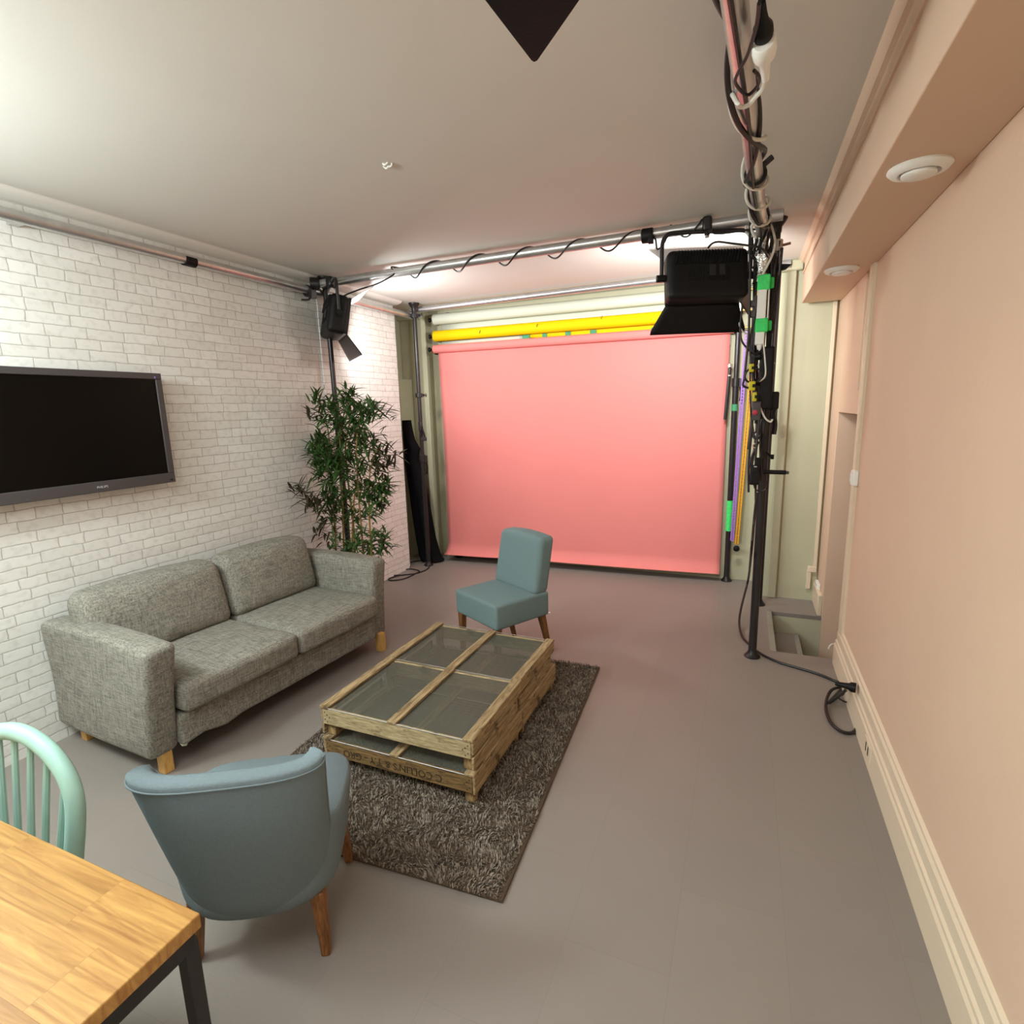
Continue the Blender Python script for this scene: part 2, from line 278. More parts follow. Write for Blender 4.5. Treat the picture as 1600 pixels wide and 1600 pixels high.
class MB:
    def __init__(s, off=(0, 0, 0)):
        s.v = []; s.f = []; s.o = Vector(off)
    def add(s, vs, fs, mtx=None):
        b = len(s.v)
        for p in vs:
            p = Vector(p)
            if mtx is not None: p = mtx @ p
            s.v.append(p-s.o)
        s.f += [tuple(b+i for i in f) for f in fs]; return s
    def box(s, c, d, rot=None):
        x, y, z = d[0]/2, d[1]/2, d[2]/2
        vs = [Vector((sx*x, sy*y, sz*z)) for sz in (-1, 1) for sy in (-1, 1) for sx in (-1, 1)]
        m = Matrix.Translation(Vector(c))
        if rot is not None: m = m @ Euler(rot).to_matrix().to_4x4()
        return s.add(vs, [(0, 2, 3, 1), (4, 5, 7, 6), (0, 1, 5, 4), (2, 6, 7, 3), (0, 4, 6, 2), (1, 3, 7, 5)], m)
    def bb(s, x0, x1, y0, y1, z0, z1):
        return s.box(((x0+x1)/2, (y0+y1)/2, (z0+z1)/2), (abs(x1-x0), abs(y1-y0), abs(z1-z0)))
    def tube(s, pts, r, seg=10, k=6, rads=None, closed=False, flat=None):
        P = smooth_path(pts, k, closed) if k > 1 else [Vector(p) for p in pts]
        F = frames(P); b = []; n = len(P)
        for i, (p, (t, nn, bi)) in enumerate(zip(P, F)):
            rr = r if rads is None else rads[0]+(rads[1]-rads[0])*i/(n-1)
            for j in range(seg):
                a = 2*PI*j/seg
                b.append(p+nn*math.cos(a)*rr*(flat or 1)+bi*math.sin(a)*rr)
        fs = []
        for i in range(n if closed else n-1):
            for j in range(seg):
                i2 = (i+1) % n
                fs.append((i*seg+j, i*seg+(j+1) % seg, i2*seg+(j+1) % seg, i2*seg+j))
        if not closed:
            fs.append(tuple(reversed(range(seg)))); fs.append(tuple((n-1)*seg+j for j in range(seg)))
        return s.add(b, fs)
    def cyl(s, p, q, r, seg=20, r2=None):
        return s.tube([p, q], r, seg, 1, rads=(r, r if r2 is None else r2))
    def lathe(s, prof, c=(0, 0, 0), axis=None, seg=24):
        vs = []; fs = []; n = len(prof)
        for r, h in prof:
            for j in range(seg):
                a = 2*PI*j/seg; vs.append(Vector((r*math.cos(a), r*math.sin(a), h)))
        for i in range(n-1):
            for j in range(seg): fs.append((i*seg+j, i*seg+(j+1) % seg, (i+1)*seg+(j+1) % seg, (i+1)*seg+j))
        if prof[0][0] > 1e-6: fs.append(tuple(reversed(range(seg))))
        if prof[-1][0] > 1e-6: fs.append(tuple((n-1)*seg+j for j in range(seg)))
        m = Matrix.Translation(Vector(c))
        if axis is not None: m = m @ Vector((0, 0, 1)).rotation_difference(Vector(axis)).to_matrix().to_4x4()
        return s.add(vs, fs, m)
    def grid(s, fn, nu, nv, closed_u=False):
        vs = [fn(i/(nu if closed_u else nu-1), j/(nv-1)) for j in range(nv) for i in range(nu)]
        fs = [(j*nu+i, j*nu+(i+1) % nu, (j+1)*nu+(i+1) % nu, (j+1)*nu+i) for j in range(nv-1) for i in range(nu if closed_u else nu-1)]
        return s.add(vs, fs)
    def prism(s, poly, t, fn=None):      # poly of 3-D points, thickness vector t
        t = Vector(t); n = len(poly); P = [Vector(p) for p in poly]
        return s.add(P+[p+t for p in P], [tuple(reversed(range(n))), tuple(range(n, 2*n))]+[(i, (i+1) % n, n+(i+1) % n, n+i) for i in range(n)])
    def rbox(s, c, d, r, n=8, fn=None, mtx=None):   # rounded box with dense faces, fn(local p, unit coords) displaces
        vs = []; fs = []; key = {}
        hx, hy, hz = d[0]/2, d[1]/2, d[2]/2
        def put(a, b_, c_):
            k = (round(a, 5), round(b_, 5), round(c_, 5))
            if k in key: return key[k]
            p = Vector((a*hx, b_*hy, c_*hz)); q = Vector((max(-hx+r, min(hx-r, p.x)), max(-hy+r, min(hy-r, p.y)), max(-hz+r, min(hz-r, p.z))))
            e = p-q
            if e.length > 1e-9: p = q+e.normalized()*r
            if fn: p = fn(p, (a, b_, c_))
            p = p+Vector(c)
            if mtx is not None: p = mtx @ p
            vs.append(p); key[k] = len(vs)-1; return key[k]
        def lin(h):
            rr = min(.98, r/h); L = [-1, -1+rr*.25, -1+rr*.6, -1+rr]
            m_ = max(2, n); L += [-1+rr+(2-2*rr)*i/m_ for i in range(1, m_)]
            return L+[1-rr, 1-rr*.6, 1-rr*.25, 1]
        X, Y, Z = lin(hx), lin(hy), lin(hz)
        for A, B, mk in ((X, Y, lambda a, b_, q: (a, b_, q)), (Y, Z, lambda a, b_, q: (q, a, b_)), (Z, X, lambda a, b_, q: (b_, q, a))):
            for q in (-1, 1):
                for i in range(len(A)-1):
                    for j in range(len(B)-1):
                        f = [put(*mk(A[i], B[j], q)), put(*mk(A[i+1], B[j], q)), put(*mk(A[i+1], B[j+1], q)), put(*mk(A[i], B[j+1], q))]
                        fs.append(tuple(f if q > 0 else reversed(f)))
        return s.add(vs, fs)
    def build(s, name, m, parent=None, smooth=False, bevel=0, angle=40, sub=0, solid=0):
        me = bpy.data.meshes.new(name); me.from_pydata([tuple(p) for p in s.v], [], s.f); me.validate()
        bm = bmesh.new(); bm.from_mesh(me); bmesh.ops.recalc_face_normals(bm, faces=bm.faces) if not solid else None
        bm.to_mesh(me); bm.free()
        o = bpy.data.objects.new(name, me); C.objects.link(o); me.materials.append(M[m] if isinstance(m, str) else m)
        if parent is not None: o.parent = parent
        if bevel:
            b = o.modifiers.new('bevel', 'BEVEL'); b.width = bevel; b.segments = 2; b.limit_method = 'ANGLE'; b.angle_limit = math.radians(35)
        if solid:
            q = o.modifiers.new('solid', 'SOLIDIFY'); q.thickness = solid; q.offset = 0
        if sub:
            q = o.modifiers.new('sub', 'SUBSURF'); q.levels = sub; q.render_levels = sub
        if smooth or bevel:
            me.shade_smooth()
            if not sub:
                try: me.set_sharp_from_angle(angle=math.radians(angle))
                except Exception: pass
        return o
def tag(o, label=None, cat=None, group=None, kind=None):
    if label: o['label'] = label
    if cat: o['category'] = cat
    if group: o['group'] = group
    if kind: o['kind'] = kind
    return o
def thing(name, label, cat, loc=(0, 0, 0), rotz=0, group=None):
    o = bpy.data.objects.new(name, None); C.objects.link(o); o.location = loc; o.rotation_euler = (0, 0, rotz); o.empty_display_size = .05
    return tag(o, label, cat, group)
def text_mesh(body, size, mtx, m, parent, name='lettering', ext=.0004):
    cu = bpy.data.curves.new(name, 'FONT'); cu.body = body; cu.size = size; cu.extrude = ext; cu.align_x = 'CENTER'; cu.align_y = 'CENTER'
    t = bpy.data.objects.new('tmp', cu); C.objects.link(t); bpy.context.view_layer.update()
    me = bpy.data.meshes.new_from_object(t.evaluated_get(bpy.context.evaluated_depsgraph_get())); bpy.data.objects.remove(t); bpy.data.curves.remove(cu)
    me.transform(mtx); me.materials.clear(); me.materials.append(M[m]); me.name = name
    o = bpy.data.objects.new(name, me); C.objects.link(o); o.parent = parent; return o

# ================================================================ the setting
XL, XR, H, YB, YF = -3.087, .590, 2.575, 5.15, -2.6
XN = -3.42
def struct(name, mb, m, **k):
    return tag(mb.build(name, m, None, **k), kind='structure')
HX0, HY0, HY1 = .255, 3.66, 4.40       # stairwell opening in the floor, runs under the doorway
f = MB()
f.bb(XL, HX0, YF, YB, -.03, 0); f.bb(HX0, XR+.12, YF, HY0, -.03, 0); f.bb(HX0, XR, HY1, YB, -.03, 0); f.bb(XN, XL, 4.56, YB, -.03, 0)
struct('floor', f, 'floor')
c = MB(); c.bb(XN-.1, XR+.15, YF-.1, YB+.1, H, H+.1); struct('ceiling', c, 'ceiling')
w = MB(); w.bb(XL-.1, XL, YF-.1, 4.555, -.03, H); struct('wall_left', w, 'brick')
w = MB(); w.bb(XN-.1, XN, 4.45, YB+.1, -.03, H); w.bb(XN, XL-.1, 4.45, 4.555, -.03, H); w.bb(XN, XN+.12, 4.9, YB, 0, 1.9); struct('wall_alcove', w, 'back_paint')
w = MB(); w.bb(XN, XR+.12, YB, YB+.1, -.03, H)
w.bb(.135, XR, 4.76, YB, -.03, H)                       # the nearer right-hand bay
w.bb(.235, .30, 4.72, 4.76, 0, H)
w.bb(-3.087, -3.03, 5.02, YB, 0, H); w.bb(-2.93, -2.87, 5.09, YB, 0, H)
struct('wall_back', w, 'back_paint', bevel=.008)
# right wall with doorway over the stairwell
w = MB()
w.bb(XR, XR+.12, YF, 3.60, -.03, H); w.bb(XR, XR+.12, 3.60, HY1, 1.485, H); w.bb(XR, XR+.12, HY1, YB, -1.2, H)
w.bb(XR+.12, XR+1.3, HY1, HY1+.1, -1.2, 1.6)
w.bb(XR, XR+1.3, 3.54, 3.60, -1.2, 1.6) if False else None
w.bb(XR+.12, XR+1.3, 3.50, 3.60, -1.2, 1.6)
w.bb(XR+.12, XR+1.3, 3.5, HY1+.1, 1.485, 1.6)
w.bb(XR+1.3, XR+1.4, 3.5, HY1+.1, -1.2, 1.6)
struct('wall_right', w, 'paint', bevel=.004)
w = MB(); w.bb(XL, XR+.12, YF-.1, YF, -.03, H); struct('wall_front', w, 'paint')
# stairwell shaft walls below floor level
w = MB(); w.bb(HX0, XR, HY1, HY1+.03, -1.2, -.031); struct('wall_stairwell_far', w, 'back_paint')
w = MB(); w.bb(HX0, XR+1.3, HY0-.03, HY0, -1.2, -.031); struct('wall_stairwell_near', w, 'back_paint')
w = MB(); w.bb(HX0-.03, HX0, HY0-.03, HY1+.03, -1.2, -.031); struct('wall_stairwell_left', w, 'back_paint')
# downstand beam along the right wall
w = MB(); w.bb(.340, XR, YF, 4.66, 2.2595, H); struct('trim_1', w, 'paint', bevel=.004)
w = MB()
w.add([(.340, YF, H), (.340, YF, H-.035), (.325, YF, H-.03), (.305, YF, H), (.340, 4.76, H), (.340, 4.76, H-.035), (.325, 4.76, H-.03), (.305, 4.76, H)], [(0, 1, 2, 3), (4, 7, 6, 5), (0, 4, 5, 1), (1, 5, 6, 2), (2, 6, 7, 3), (0, 3, 7, 4)])
w.bb(.332, .342, YF, 4.66, 2.46, 2.475)
struct('trim_2', w, 'paint')
# coving on the left, above the brick paper
w = MB()
prof = [(XL, 2.540), (XL+.006, 2.540)]+[(XL+.006+.1*math.sin(a), 2.542+.030*(1-math.cos(a))) for a in [i*PI/2/8 for i in range(9)]]+[(XL+.112, H), (XL, H)]
n = len(prof); w.add([(x, YF, z) for x, z in prof]+[(x, 4.555, z) for x, z in prof], [tuple(range(n)), tuple(reversed(range(n, 2*n)))]+[(i, (i+1) % n, n+(i+1) % n, n+i) for i in range(n)])
struct('trim_3', w, 'ceiling', smooth=True, angle=50)
# cornice at the back wall
w = MB(); w.bb(XN, .135, YB-.05, YB, 2.50, H); w.bb(.135, .34, 4.70, 4.76, 2.50, H); struct('trim_4', w, 'back_paint', bevel=.01)
# shallow bead where the right wall meets the door bay
w = MB()
w.cyl((XR-.002, 3.575, .12), (XR-.002, 3.575, 2.26), .016, 12); w.bb(XR-.014, XR, 3.50, 3.57, .12, 2.26)
w.bb(XR-.006, XR, 3.72, 3.725, 1.62, 2.26)
struct('trim_5', w, 'gloss_paint', smooth=True)
# skirting board, tall and stepped
def skirt(y0, y1):
    prof = [(0, 0), (-.030, 0), (-.030, .125), (-.024, .135), (-.024, .150), (-.017, .158), (-.017, .205), (-.010, .215), (-.010, .228), (0, .236)]
    n = len(prof); b = MB()
    b.add([(XR+x, y0, z) for x, z in prof]+[(XR+x, y1, z) for x, z in prof], [tuple(range(n)), tuple(reversed(range(n, 2*n)))]+[(i, (i+1) % n, n+(i+1) % n, n+i) for i in range(n)])
    return b
struct('baseboard_right', skirt(YF, 3.60), 'gloss_paint')
w = MB(); w.bb(XR-.03, XR-.0, 4.41, 4.76, 0, .16); struct('baseboard_stairwell', w, 'gloss_paint', bevel=.006)

st = thing('staircase', 'grey steps going down through the low doorway in the right wall', 'stairs', (HX0, HY0, 0))
for i in range(5):
    x0 = HX0+.0+i*.17; z = -.16*(i+1)
    b = MB((HX0, HY0, 0)); b.bb(x0 if i else x0+.001, x0+.19, HY0+.001, HY1-.001, z-.16, z); o = b.build('step', 'floor', st, bevel=.004)
    b = MB((HX0, HY0, 0)); b.bb(x0+.16, x0+.192, HY0+.005, HY1-.005, z, z+.004)
    for q in range(4): b.bb(x0+.163+q*.007, x0+.166+q*.007, HY0+.005, HY1-.005, z+.004, z+.0055)
    b.build('nosing', 'alu', o)
b = MB((HX0, HY0, 0)); b.bb(HX0-.035, HX0+.004, HY0, HY1, 0, .004); b.bb(HX0, HX0+.004, HY0+.002, HY1-.002, -.05, .004)
for q in range(4): b.bb(HX0-.031+q*.008, HX0-.027+q*.008, HY0, HY1, .004, .006)
b.build('top_nosing', 'alu', st)

bp_ = thing('brick_panel', 'white brick papered panel standing against the left wall beside the plant', 'panel', (-3.06, 4.0, 0))
b = MB((-3.06, 4.0, 0))
pts = [(-3.084, 3.53, .0), (-3.084, 4.535, .0), (-3.084, 4.555, .03), (-3.084, 4.555, 2.48), (-3.084, 3.53, 2.48)]
b.prism(pts, (.009, 0, 0)); o = b.build('panel_board', 'brick', bp_); 
sv = MB(); 

# wall switch, socket, trunking
sw = thing('light_switch', 'white light switch on the right wall by the doorway edge', 'switch', (XR, 3.585, 1.142))
b = MB((XR, 3.585, 1.142)); b.bb(XR-.028, XR-.0, 3.475, 3.555, 1.10, 1.185); b.build('switch_plate', 'white_plastic', sw, bevel=.006)
b = MB((XR, 3.585, 1.142)); b.bb(XR-.034, XR-.027, 3.495, 3.535, 1.118, 1.168); b.build('rocker', 'white_plastic', sw, bevel=.003)
tr = thing('cable_trunking', 'thin cream cable trunking down the back corner with small boxes at its foot', 'trunking', (.53, 4.75, 0))
b = MB((.53, 4.75, 0)); b.bb(.550, .575, 4.735, 4.76, .28, 2.4); b.build('channel', 'gloss_paint', tr, bevel=.003)
b = MB((.53, 4.75, 0)); b.bb(.515, .575, 4.73, 4.76, .24, .285); b.bb(.510, .540, 4.735, 4.76, .10, .25); b.build('elbow', 'gloss_paint', tr, bevel=.003)
b = MB((.53, 4.75, 0)); b.bb(.565, .588, 4.55, 4.68, .07, .20); b.build('socket_box', 'white_plastic', tr, bevel=.004)
hk = thing('wall_socket', 'cream socket plate with two slots set in the right skirting', 'socket', (XR, 2.55, .1))
b = MB((XR, 2.55, .1)); b.bb(XR-.034, XR-.028, 2.50, 2.62, .04, .115); b.build('socket_plate', 'gloss_paint', hk, bevel=.002)
b = MB((XR, 2.55, .1)); b.bb(XR-.0355, XR-.0335, 2.535, 2.545, .06, .10); b.build('slot', 'black', hk)
b = MB((XR, 2.55, .1)); b.bb(XR-.0355, XR-.0335, 2.575, 2.585, .06, .10); b.build('slot', 'black', hk)

# disc air valves under the beam
def valve(x, y, lab):
    t = thing('air_valve', lab, 'vent', (x, y, 2.2595), 0, 'round ventilation valves under the beam')
    b = MB(); b.lathe([(.001, 0), (.082, 0), (.084, -.006), (.074, -.017), (.056, -.020), (.052, -.012), (.050, -.002)], seg=40); b.build('rim', 'white_plastic', t, smooth=True)
    b = MB(); b.lathe([(.001, -.030), (.040, -.029), (.046, -.024), (.046, -.018), (.04, -.012), (.006, -.010), (.006, 0)], seg=40); b.build('disc', 'white_plastic', t, smooth=True)
    return t
valve(.452, 2.170, 'larger looking white air valve under the beam, nearer the camera')
valve(.440, 3.578, 'far white air valve near the end of the beam above the doorway')
cf = thing('ceiling_rose_stub', 'small broken white fitting stub on the middle of the ceiling', 'ceiling fitting', (-1.41, 2.115, H))
b = MB(); b.tube([(-.025, 0, 0), (-.015, .006, -.008), (.0, .0, -.006), (.018, -.005, -.008), (.025, -.01, 0)], .004, 8); b.build('stub', 'white_plastic', cf, smooth=True)
b = MB(); b.tube([(-.012, -.02, 0), (0, -.024, -.008), (.012, -.02, 0)], .004, 8); b.build('clip', 'white_plastic', cf, smooth=True)

# ================================================================ television
tv = thing('television', 'large black flat screen television on the white brick wall', 'television', (-3.03, 1.60, 1.51))
y0, y1, z0, z1 = 1.055, 2.140, 1.210, 1.815; xf = -3.0
b = MB((-3.03, 1.60, 1.51)); bw = .042
b.bb(xf-.05, xf, y0, y1, z1-bw*.8, z1); b.bb(xf-.05, xf, y0, y1, z0, z0+bw*1.3); b.bb(xf-.05, xf, y0, y0+bw*.8, z0+bw*1.3, z1-bw*.8); b.bb(xf-.05, xf, y1-bw*.8, y1, z0+bw*1.3, z1-bw*.8)
b.build('bezel', 'bezel', tv, bevel=.003)
b = MB((-3.03, 1.60, 1.51)); b.bb(xf-.045, xf-.008, y0+.02, y1-.02, z0+.02, z1-.02); b.build('screen', 'screen', tv)
b = MB((-3.03, 1.60, 1.51)); b.bb(XL+.003, xf-.049, 1.25, 1.95, 1.33, 1.70); b.build('back_housing', 'black', tv, bevel=.01)
b = MB((-3.03, 1.60, 1.51)); b.bb(xf, xf+.001, y1-.043, y1-.033, z1-.028, z1-.018); b.build('sticker', mat('blue_sticker', srgb(120, 120, 200), .5), tv)
b = MB((-3.03, 1.60, 1.51)); b.bb(xf, xf+.001, y1-.032, y1-.016, z0+.012, z0+.02); b.build('sensor', 'black', tv)
mt = Matrix.Translation((xf+.001+3.03, 1.745-1.60, z0+.025-1.51)) @ Matrix(((0, 0, 1, 0), (1, 0, 0, 0), (0, 1, 0, 0), (0, 0, 0, 1)))
text_mesh('PHILIPS', .017, mt, 'silver_text', tv)

# ================================================================ tubes of the lighting rig
def pipe(name, lab, p, q, r=.028, hollow=True, grp='aluminium rig tubes'):
    p = Vector(p); q = Vector(q); t = thing(name, lab, 'pipe', tuple((p+q)/2), 0, grp)
    b = MB((p+q)/2); b.cyl(p, q, r, 28); o = b.build('tube', 'alu', t, smooth=True)
    for e, s in ((p, -1), (q, 1)):
        d = (q-p).normalized()*s; b = MB((p+q)/2); b.cyl(e-d*.002, e+d*.0015, r*.88, 24); b.build('tube_end', 'black', t, smooth=True)
    return t
pL = pipe('rig_pipe', 'aluminium tube running along the top of the left brick wall', (-3.0, -1.0, 2.455), (-3.0, 4.83, 2.468))
b = MB(pL.location); b.cyl((-3.0, 2.37, 2.457), (-3.0, 2.44, 2.457), .031, 24); tag(b.build('tape_band', 'black', pL, smooth=True), 'black tape band')
b = MB(pL.location)
b.bb(XL+.001, -3.0, 1.58, 1.62, 2.44, 2.47); b.build('wall_bracket', 'alu', pL)
b = MB(pL.location); b.bb(XL+.001, -3.0, 3.2, 3.24, 2.44, 2.47); b.build('wall_bracket', 'alu', pL)
YT = 3.42
pC = pipe('rig_pipe', 'aluminium tube crossing the room above both studio lights', (-2.97, YT, 2.512), (.135, YT+.02, 2.535), .030)
pB = pipe('rig_pipe', 'pale aluminium tube along the back above the paper rolls', (-3.04, 4.76, 2.522), (.255, 4.70, 2.545), .027)
pR = pipe('rig_pipe', 'aluminium tube wrapped in cables running overhead on the right', (-.13, .35, 2.47), (.040, 3.50, 2.462), .030)

def clamp(p, lab, axis='y', s=1, name='pipe_clamp'):
    p = Vector(p); t = thing(name, lab, 'clamp', tuple(p), 0)
    b = MB(); ax = Vector((0, 1, 0)) if axis == 'y' else Vector((1, 0, 0)) if axis == 'x' else Vector((0, 0, 1))
    b.cyl(-ax*.022*s, ax*.022*s, .040*s, 20); b.build('jaw', 'black_metal', t, bevel=.002)
    sd = Vector((1, 0, 0)) if axis != 'x' else Vector((0, 1, 0))
    b = MB(); b.box(tuple(sd*.045*s), (.03*s, .03*s, .03*s)); b.cyl(sd*.05*s, sd*.09*s, .006*s, 10); b.build('bolt', 'black_metal', t)
    b = MB(); b.tube([sd*.085*s-Vector((0, 0, .02*s)), sd*.09*s, sd*.085*s+Vector((0, 0, .02*s))], .006*s, 8); b.build('wing_nut', 'black_metal', t, smooth=True)
    return t
# left corner joint
cj = thing('corner_coupler', 'black swivel coupler joining the two tubes in the left corner', 'clamp', (-2.985, 3.40, 2.48))
b = MB(cj.location); b.cyl((-2.995, 3.38, 2.512), (-2.945, 3.42, 2.512), .045, 18); b.build('upper_jaw', 'black_metal', cj, bevel=.003)
b = MB(cj.location); b.cyl((-3.0, 3.34, 2.457), (-3.0, 3.385, 2.457), .042, 18); b.build('lower_jaw', 'black_metal', cj, bevel=.003)
b = MB(cj.location); b.tube([(-2.965, 3.33, 2.43), (-2.965, 3.32, 2.39), (-3.0, 3.28, 2.385)], .007, 8); b.box((-2.955, 3.35, 2.43), (.03, .05, .06)); b.build('wing_nut', 'black_metal', cj)

# ================================================================ floor to ceiling poles
def autopole(name, lab, base, top_z, r=.0225, r2=.019, zs=1.45, lean=(0, 0), head=True, grp='black floor to ceiling poles'):
    t = thing(name, lab, 'pole', base, 0, grp); L = top_z-base[2]; dx, dy = lean
    P = lambda z: Vector((dx*z/L, dy*z/L, z))
    b = MB(); b.lathe([(.001, 0), (.046, 0), (.048, .006), (.040, .014), (.028, .030), (.024, .045)], seg=28); b.build('foot', 'rubber', t, smooth=True)
    b = MB(); b.cyl(P(.02), P(zs), r, 24); b.build('lower_tube', 'black_metal', t, smooth=True)
    b = MB(); b.cyl(P(zs), P(L-.03), r2, 24); b.build('upper_tube', 'black_metal', t, smooth=True)
    b = MB(); b.cyl(P(zs-.05), P(zs+.02), r*1.35, 20); b.box(tuple(P(zs-.02)+Vector((.03, 0, 0))), (.035, .03, .07)); b.build('lock_collar', 'black_metal', t, bevel=.002)
    b = MB(); b.tube([P(zs-.02)+Vector((.03, 0, .02)), P(zs-.1)+Vector((.045, 0, 0)), P(zs-.17)+Vector((.04, 0, 0))], .009, 8); b.build('lock_lever', 'black', t, smooth=True)
    if head:
        b = MB(tuple(-P(L))); b.lathe([(.024, -.075), (.026, -.045), (.044, -.02), (.052, -.005), (.052, 0), (.001, 0)], seg=28); b.build('ceiling_pad', 'rubber', t, smooth=True)
    return t
p3 = autopole('tension_pole', 'black pole standing behind the plant at the left wall', (-2.945, 3.50, 0), H, .022, .019, 1.5, (-.01, -.01))
p2 = autopole('tension_pole', 'black pole in the back left corner in front of the black drape', (-2.945, 4.70, 0), H, .024, .019, 1.12, (.0, .0))
p1 = autopole('tension_pole', 'black pole at the right carrying the bundle of cables and power strips', (.112, 3.535, 0), H, .024, .021, 1.55, (.004, .11))
p5 = autopole('tension_pole', 'black pole just right of the pink backdrop edge with green tape bands', (-.085, 5.085, 0), 2.50, .024, .02, 1.75, (0, 0), False)
p4 = autopole('tension_pole', 'thin black pole half hidden behind the cable bundled pole', (.170, 4.53, 0), 2.50, .022, .019, 1.5, (-.0, 0), False)
p6 = autopole('tension_pole', 'black pole mostly hidden behind the left edge of the backdrop', (-2.80, 5.09, 0), 2.56, .024, .02, 1.75, (0, 0), False)
for z, h, m in ((1.50, .055, 'dull_tape'), (.46, .27, 'green_tape')):
    b = MB((0, 0, 0)); b.cyl((0, 0, z), (0, 0, z+h), .0265, 20); tag(b.build('tape_band', m, p5, smooth=True), 'green tape band')
clamp((-2.945, 4.70, 2.46), 'silver clamp below the pad of the back left pole', 'z', .9)
clamp((-2.945, 4.70, 1.72), 'small black clamp bar halfway up the back left pole', 'z', .9)
# spring clamp hanging from the back left pole
gc = thing('spring_clamp', 'black spring clamp with grey tip hanging on the back left pole', 'clamp', (-2.92, 4.67, 1.40))
b = MB(); b.box((-.01, 0, .02), (.035, .03, .09)); b.build('jaw', 'black_metal', gc, bevel=.006)
b = MB(); b.tube([(.0, 0, .02), (.025, 0, -.05), (.035, 0, -.11)], .009, 10); b.tube([(.01, 0, .02), (.0, 0, -.06), (.01, 0, -.12)], .008, 8); b.build('handle', 'black', gc, smooth=True)
b = MB(); b.box((.022, 0, -.10), (.06, .018, .04)); tag(b.build('tip', 'leaf_metal', gc, bevel=.008), 'grey tip')
# bits beside the backdrop left edge
sc2 = thing('spring_clamp', 'small silver and black clamp peeping out at the left edge of the backdrop', 'clamp', (-2.845, 5.03, 1.78))
b = MB(); b.cyl((0, 0, 0), (-.01, 0, -.12), .012, 10); b.build('handle', 'black', sc2, smooth=True)
b = MB(); b.box((-.01, 0, .03), (.03, .02, .05)); b.build('jaw', 'chrome', sc2, bevel=.003)
b = MB(); b.cyl((-.01, 0, -.14), (0, 0, -.30), .008, 10); b.build('screw_rod', 'chrome', sc2)

# ================================================================ background paper rolls
def roll(name, lab, z, y, r, m, x0=-2.905, x1=-.115, rr=.0):
    t = thing(name, lab, 'paper roll', ((x0+x1)/2, y, z), 0, 'studio paper rolls'); o_ = t.location
    b = MB(o_); b.cyl((x0, y, z), (x1, y+rr, z), r, 32); b.build('rolled_paper', m, t, smooth=True)
    for e, s in ((x0, -1), (x1, 1)):
        yy = y if s < 0 else y+rr
        b = MB(o_); b.lathe([(.02, 0), (.028, .004), (.012, .022), (.010, .034), (.022, .050), (.022, .058), (.001, .062)], (e, yy, z), (s, 0, 0), 20); b.build('roll_plug', 'black', t, smooth=True)
        b = MB(o_); b.tube([(e+s*.03, yy, z), (e+s*.02, yy+.05, z-.035), (e+s*.0, 5.09 if s < 0 else 5.085, z-.035)], .009, 8); b.build('hook', 'black_metal', t, smooth=True)
    return t
rl = roll('paper_roll', 'white paper roll, topmost of the three at the back', 2.460, 5.00, .052, 'white_paper', rr=.05)
b = MB(rl.location); b.grid(lambda u, v: Vector((-2.86+2.72*u, 5.055+.06*u, 2.46-.42*v)), 12, 6); b.build('hanging_sheet', 'white_paper', rl, smooth=True, solid=.0006)
ry_ = roll('paper_roll', 'yellow paper roll between the white roll and the pink backdrop', 2.300, 4.99, .052, 'yellow_paper', rr=.06)
b = MB(ry_.location)
def ysheet(u, v):
    x = -1.97+1.80*u; zb = 2.225-.115*u
    return Vector((x, 5.042+.062*u, 2.30+(zb-2.30)*v))
b.grid(ysheet, 12, 4); b.build('hanging_sheet', 'yellow_paper', ry_, smooth=True, solid=.0006)
for x, w_, z in ((-1.945, .075, 2.228), (-1.535, .05, 2.235), (-1.76, .045, 2.222), (-1.30, .06, 2.218), (-.76, .06, 2.20)):
    b = MB(ry_.location); b.bb(x-w_/2, x+w_/2, 5.030+.03*(x+2.2), 5.032+.03*(x+2.2), z-.028, z+.028); tag(b.build('tape_patch', 'dull_tape', ry_), 'green tape patch')
for x, z in ((-2.38, 2.30), (-1.80, 2.315), (-1.2, 2.335)):
    b = MB(ry_.location); b.box((x, 4.936+.02*(x+2.8), z), (.006, .002, .03), (0, .4, 0)); b.build('tear_mark', mat('brown_mark', srgb(120, 100, 20), .7), ry_)
rp = roll('paper_backdrop', 'large pink paper backdrop unrolled almost to the floor', 2.172, 4.965, .040, 'pink_paper', rr=.11)
b = MB(rp.location)
def psheet(u, v):
    y = 4.975+.125*u
    if v < .8: z = 2.17-(2.17-.19)*(v/.8); yo = .006*math.sin(u*9+v*4)*v
    else:
        q = (v-.8)/.2; a = q*1.25; R_ = .17; z = .19-R_*math.sin(a)*.72; yo = -R_*(1-math.cos(a))*.75+.006*math.sin(u*9+v*4)
        z += .012*math.exp(-((u-.33)/.09)**2)*q
    x = -2.865+2.72*u
    if u < .5: x += .015*math.sin(v*PI)*(1-2*u)
    return Vector((x, y+yo+(.0 if v > .02 else 0), z))
b.grid(psheet, 60, 70); b.build('hanging_sheet', 'pink_paper', rp, smooth=True, solid=.0008)

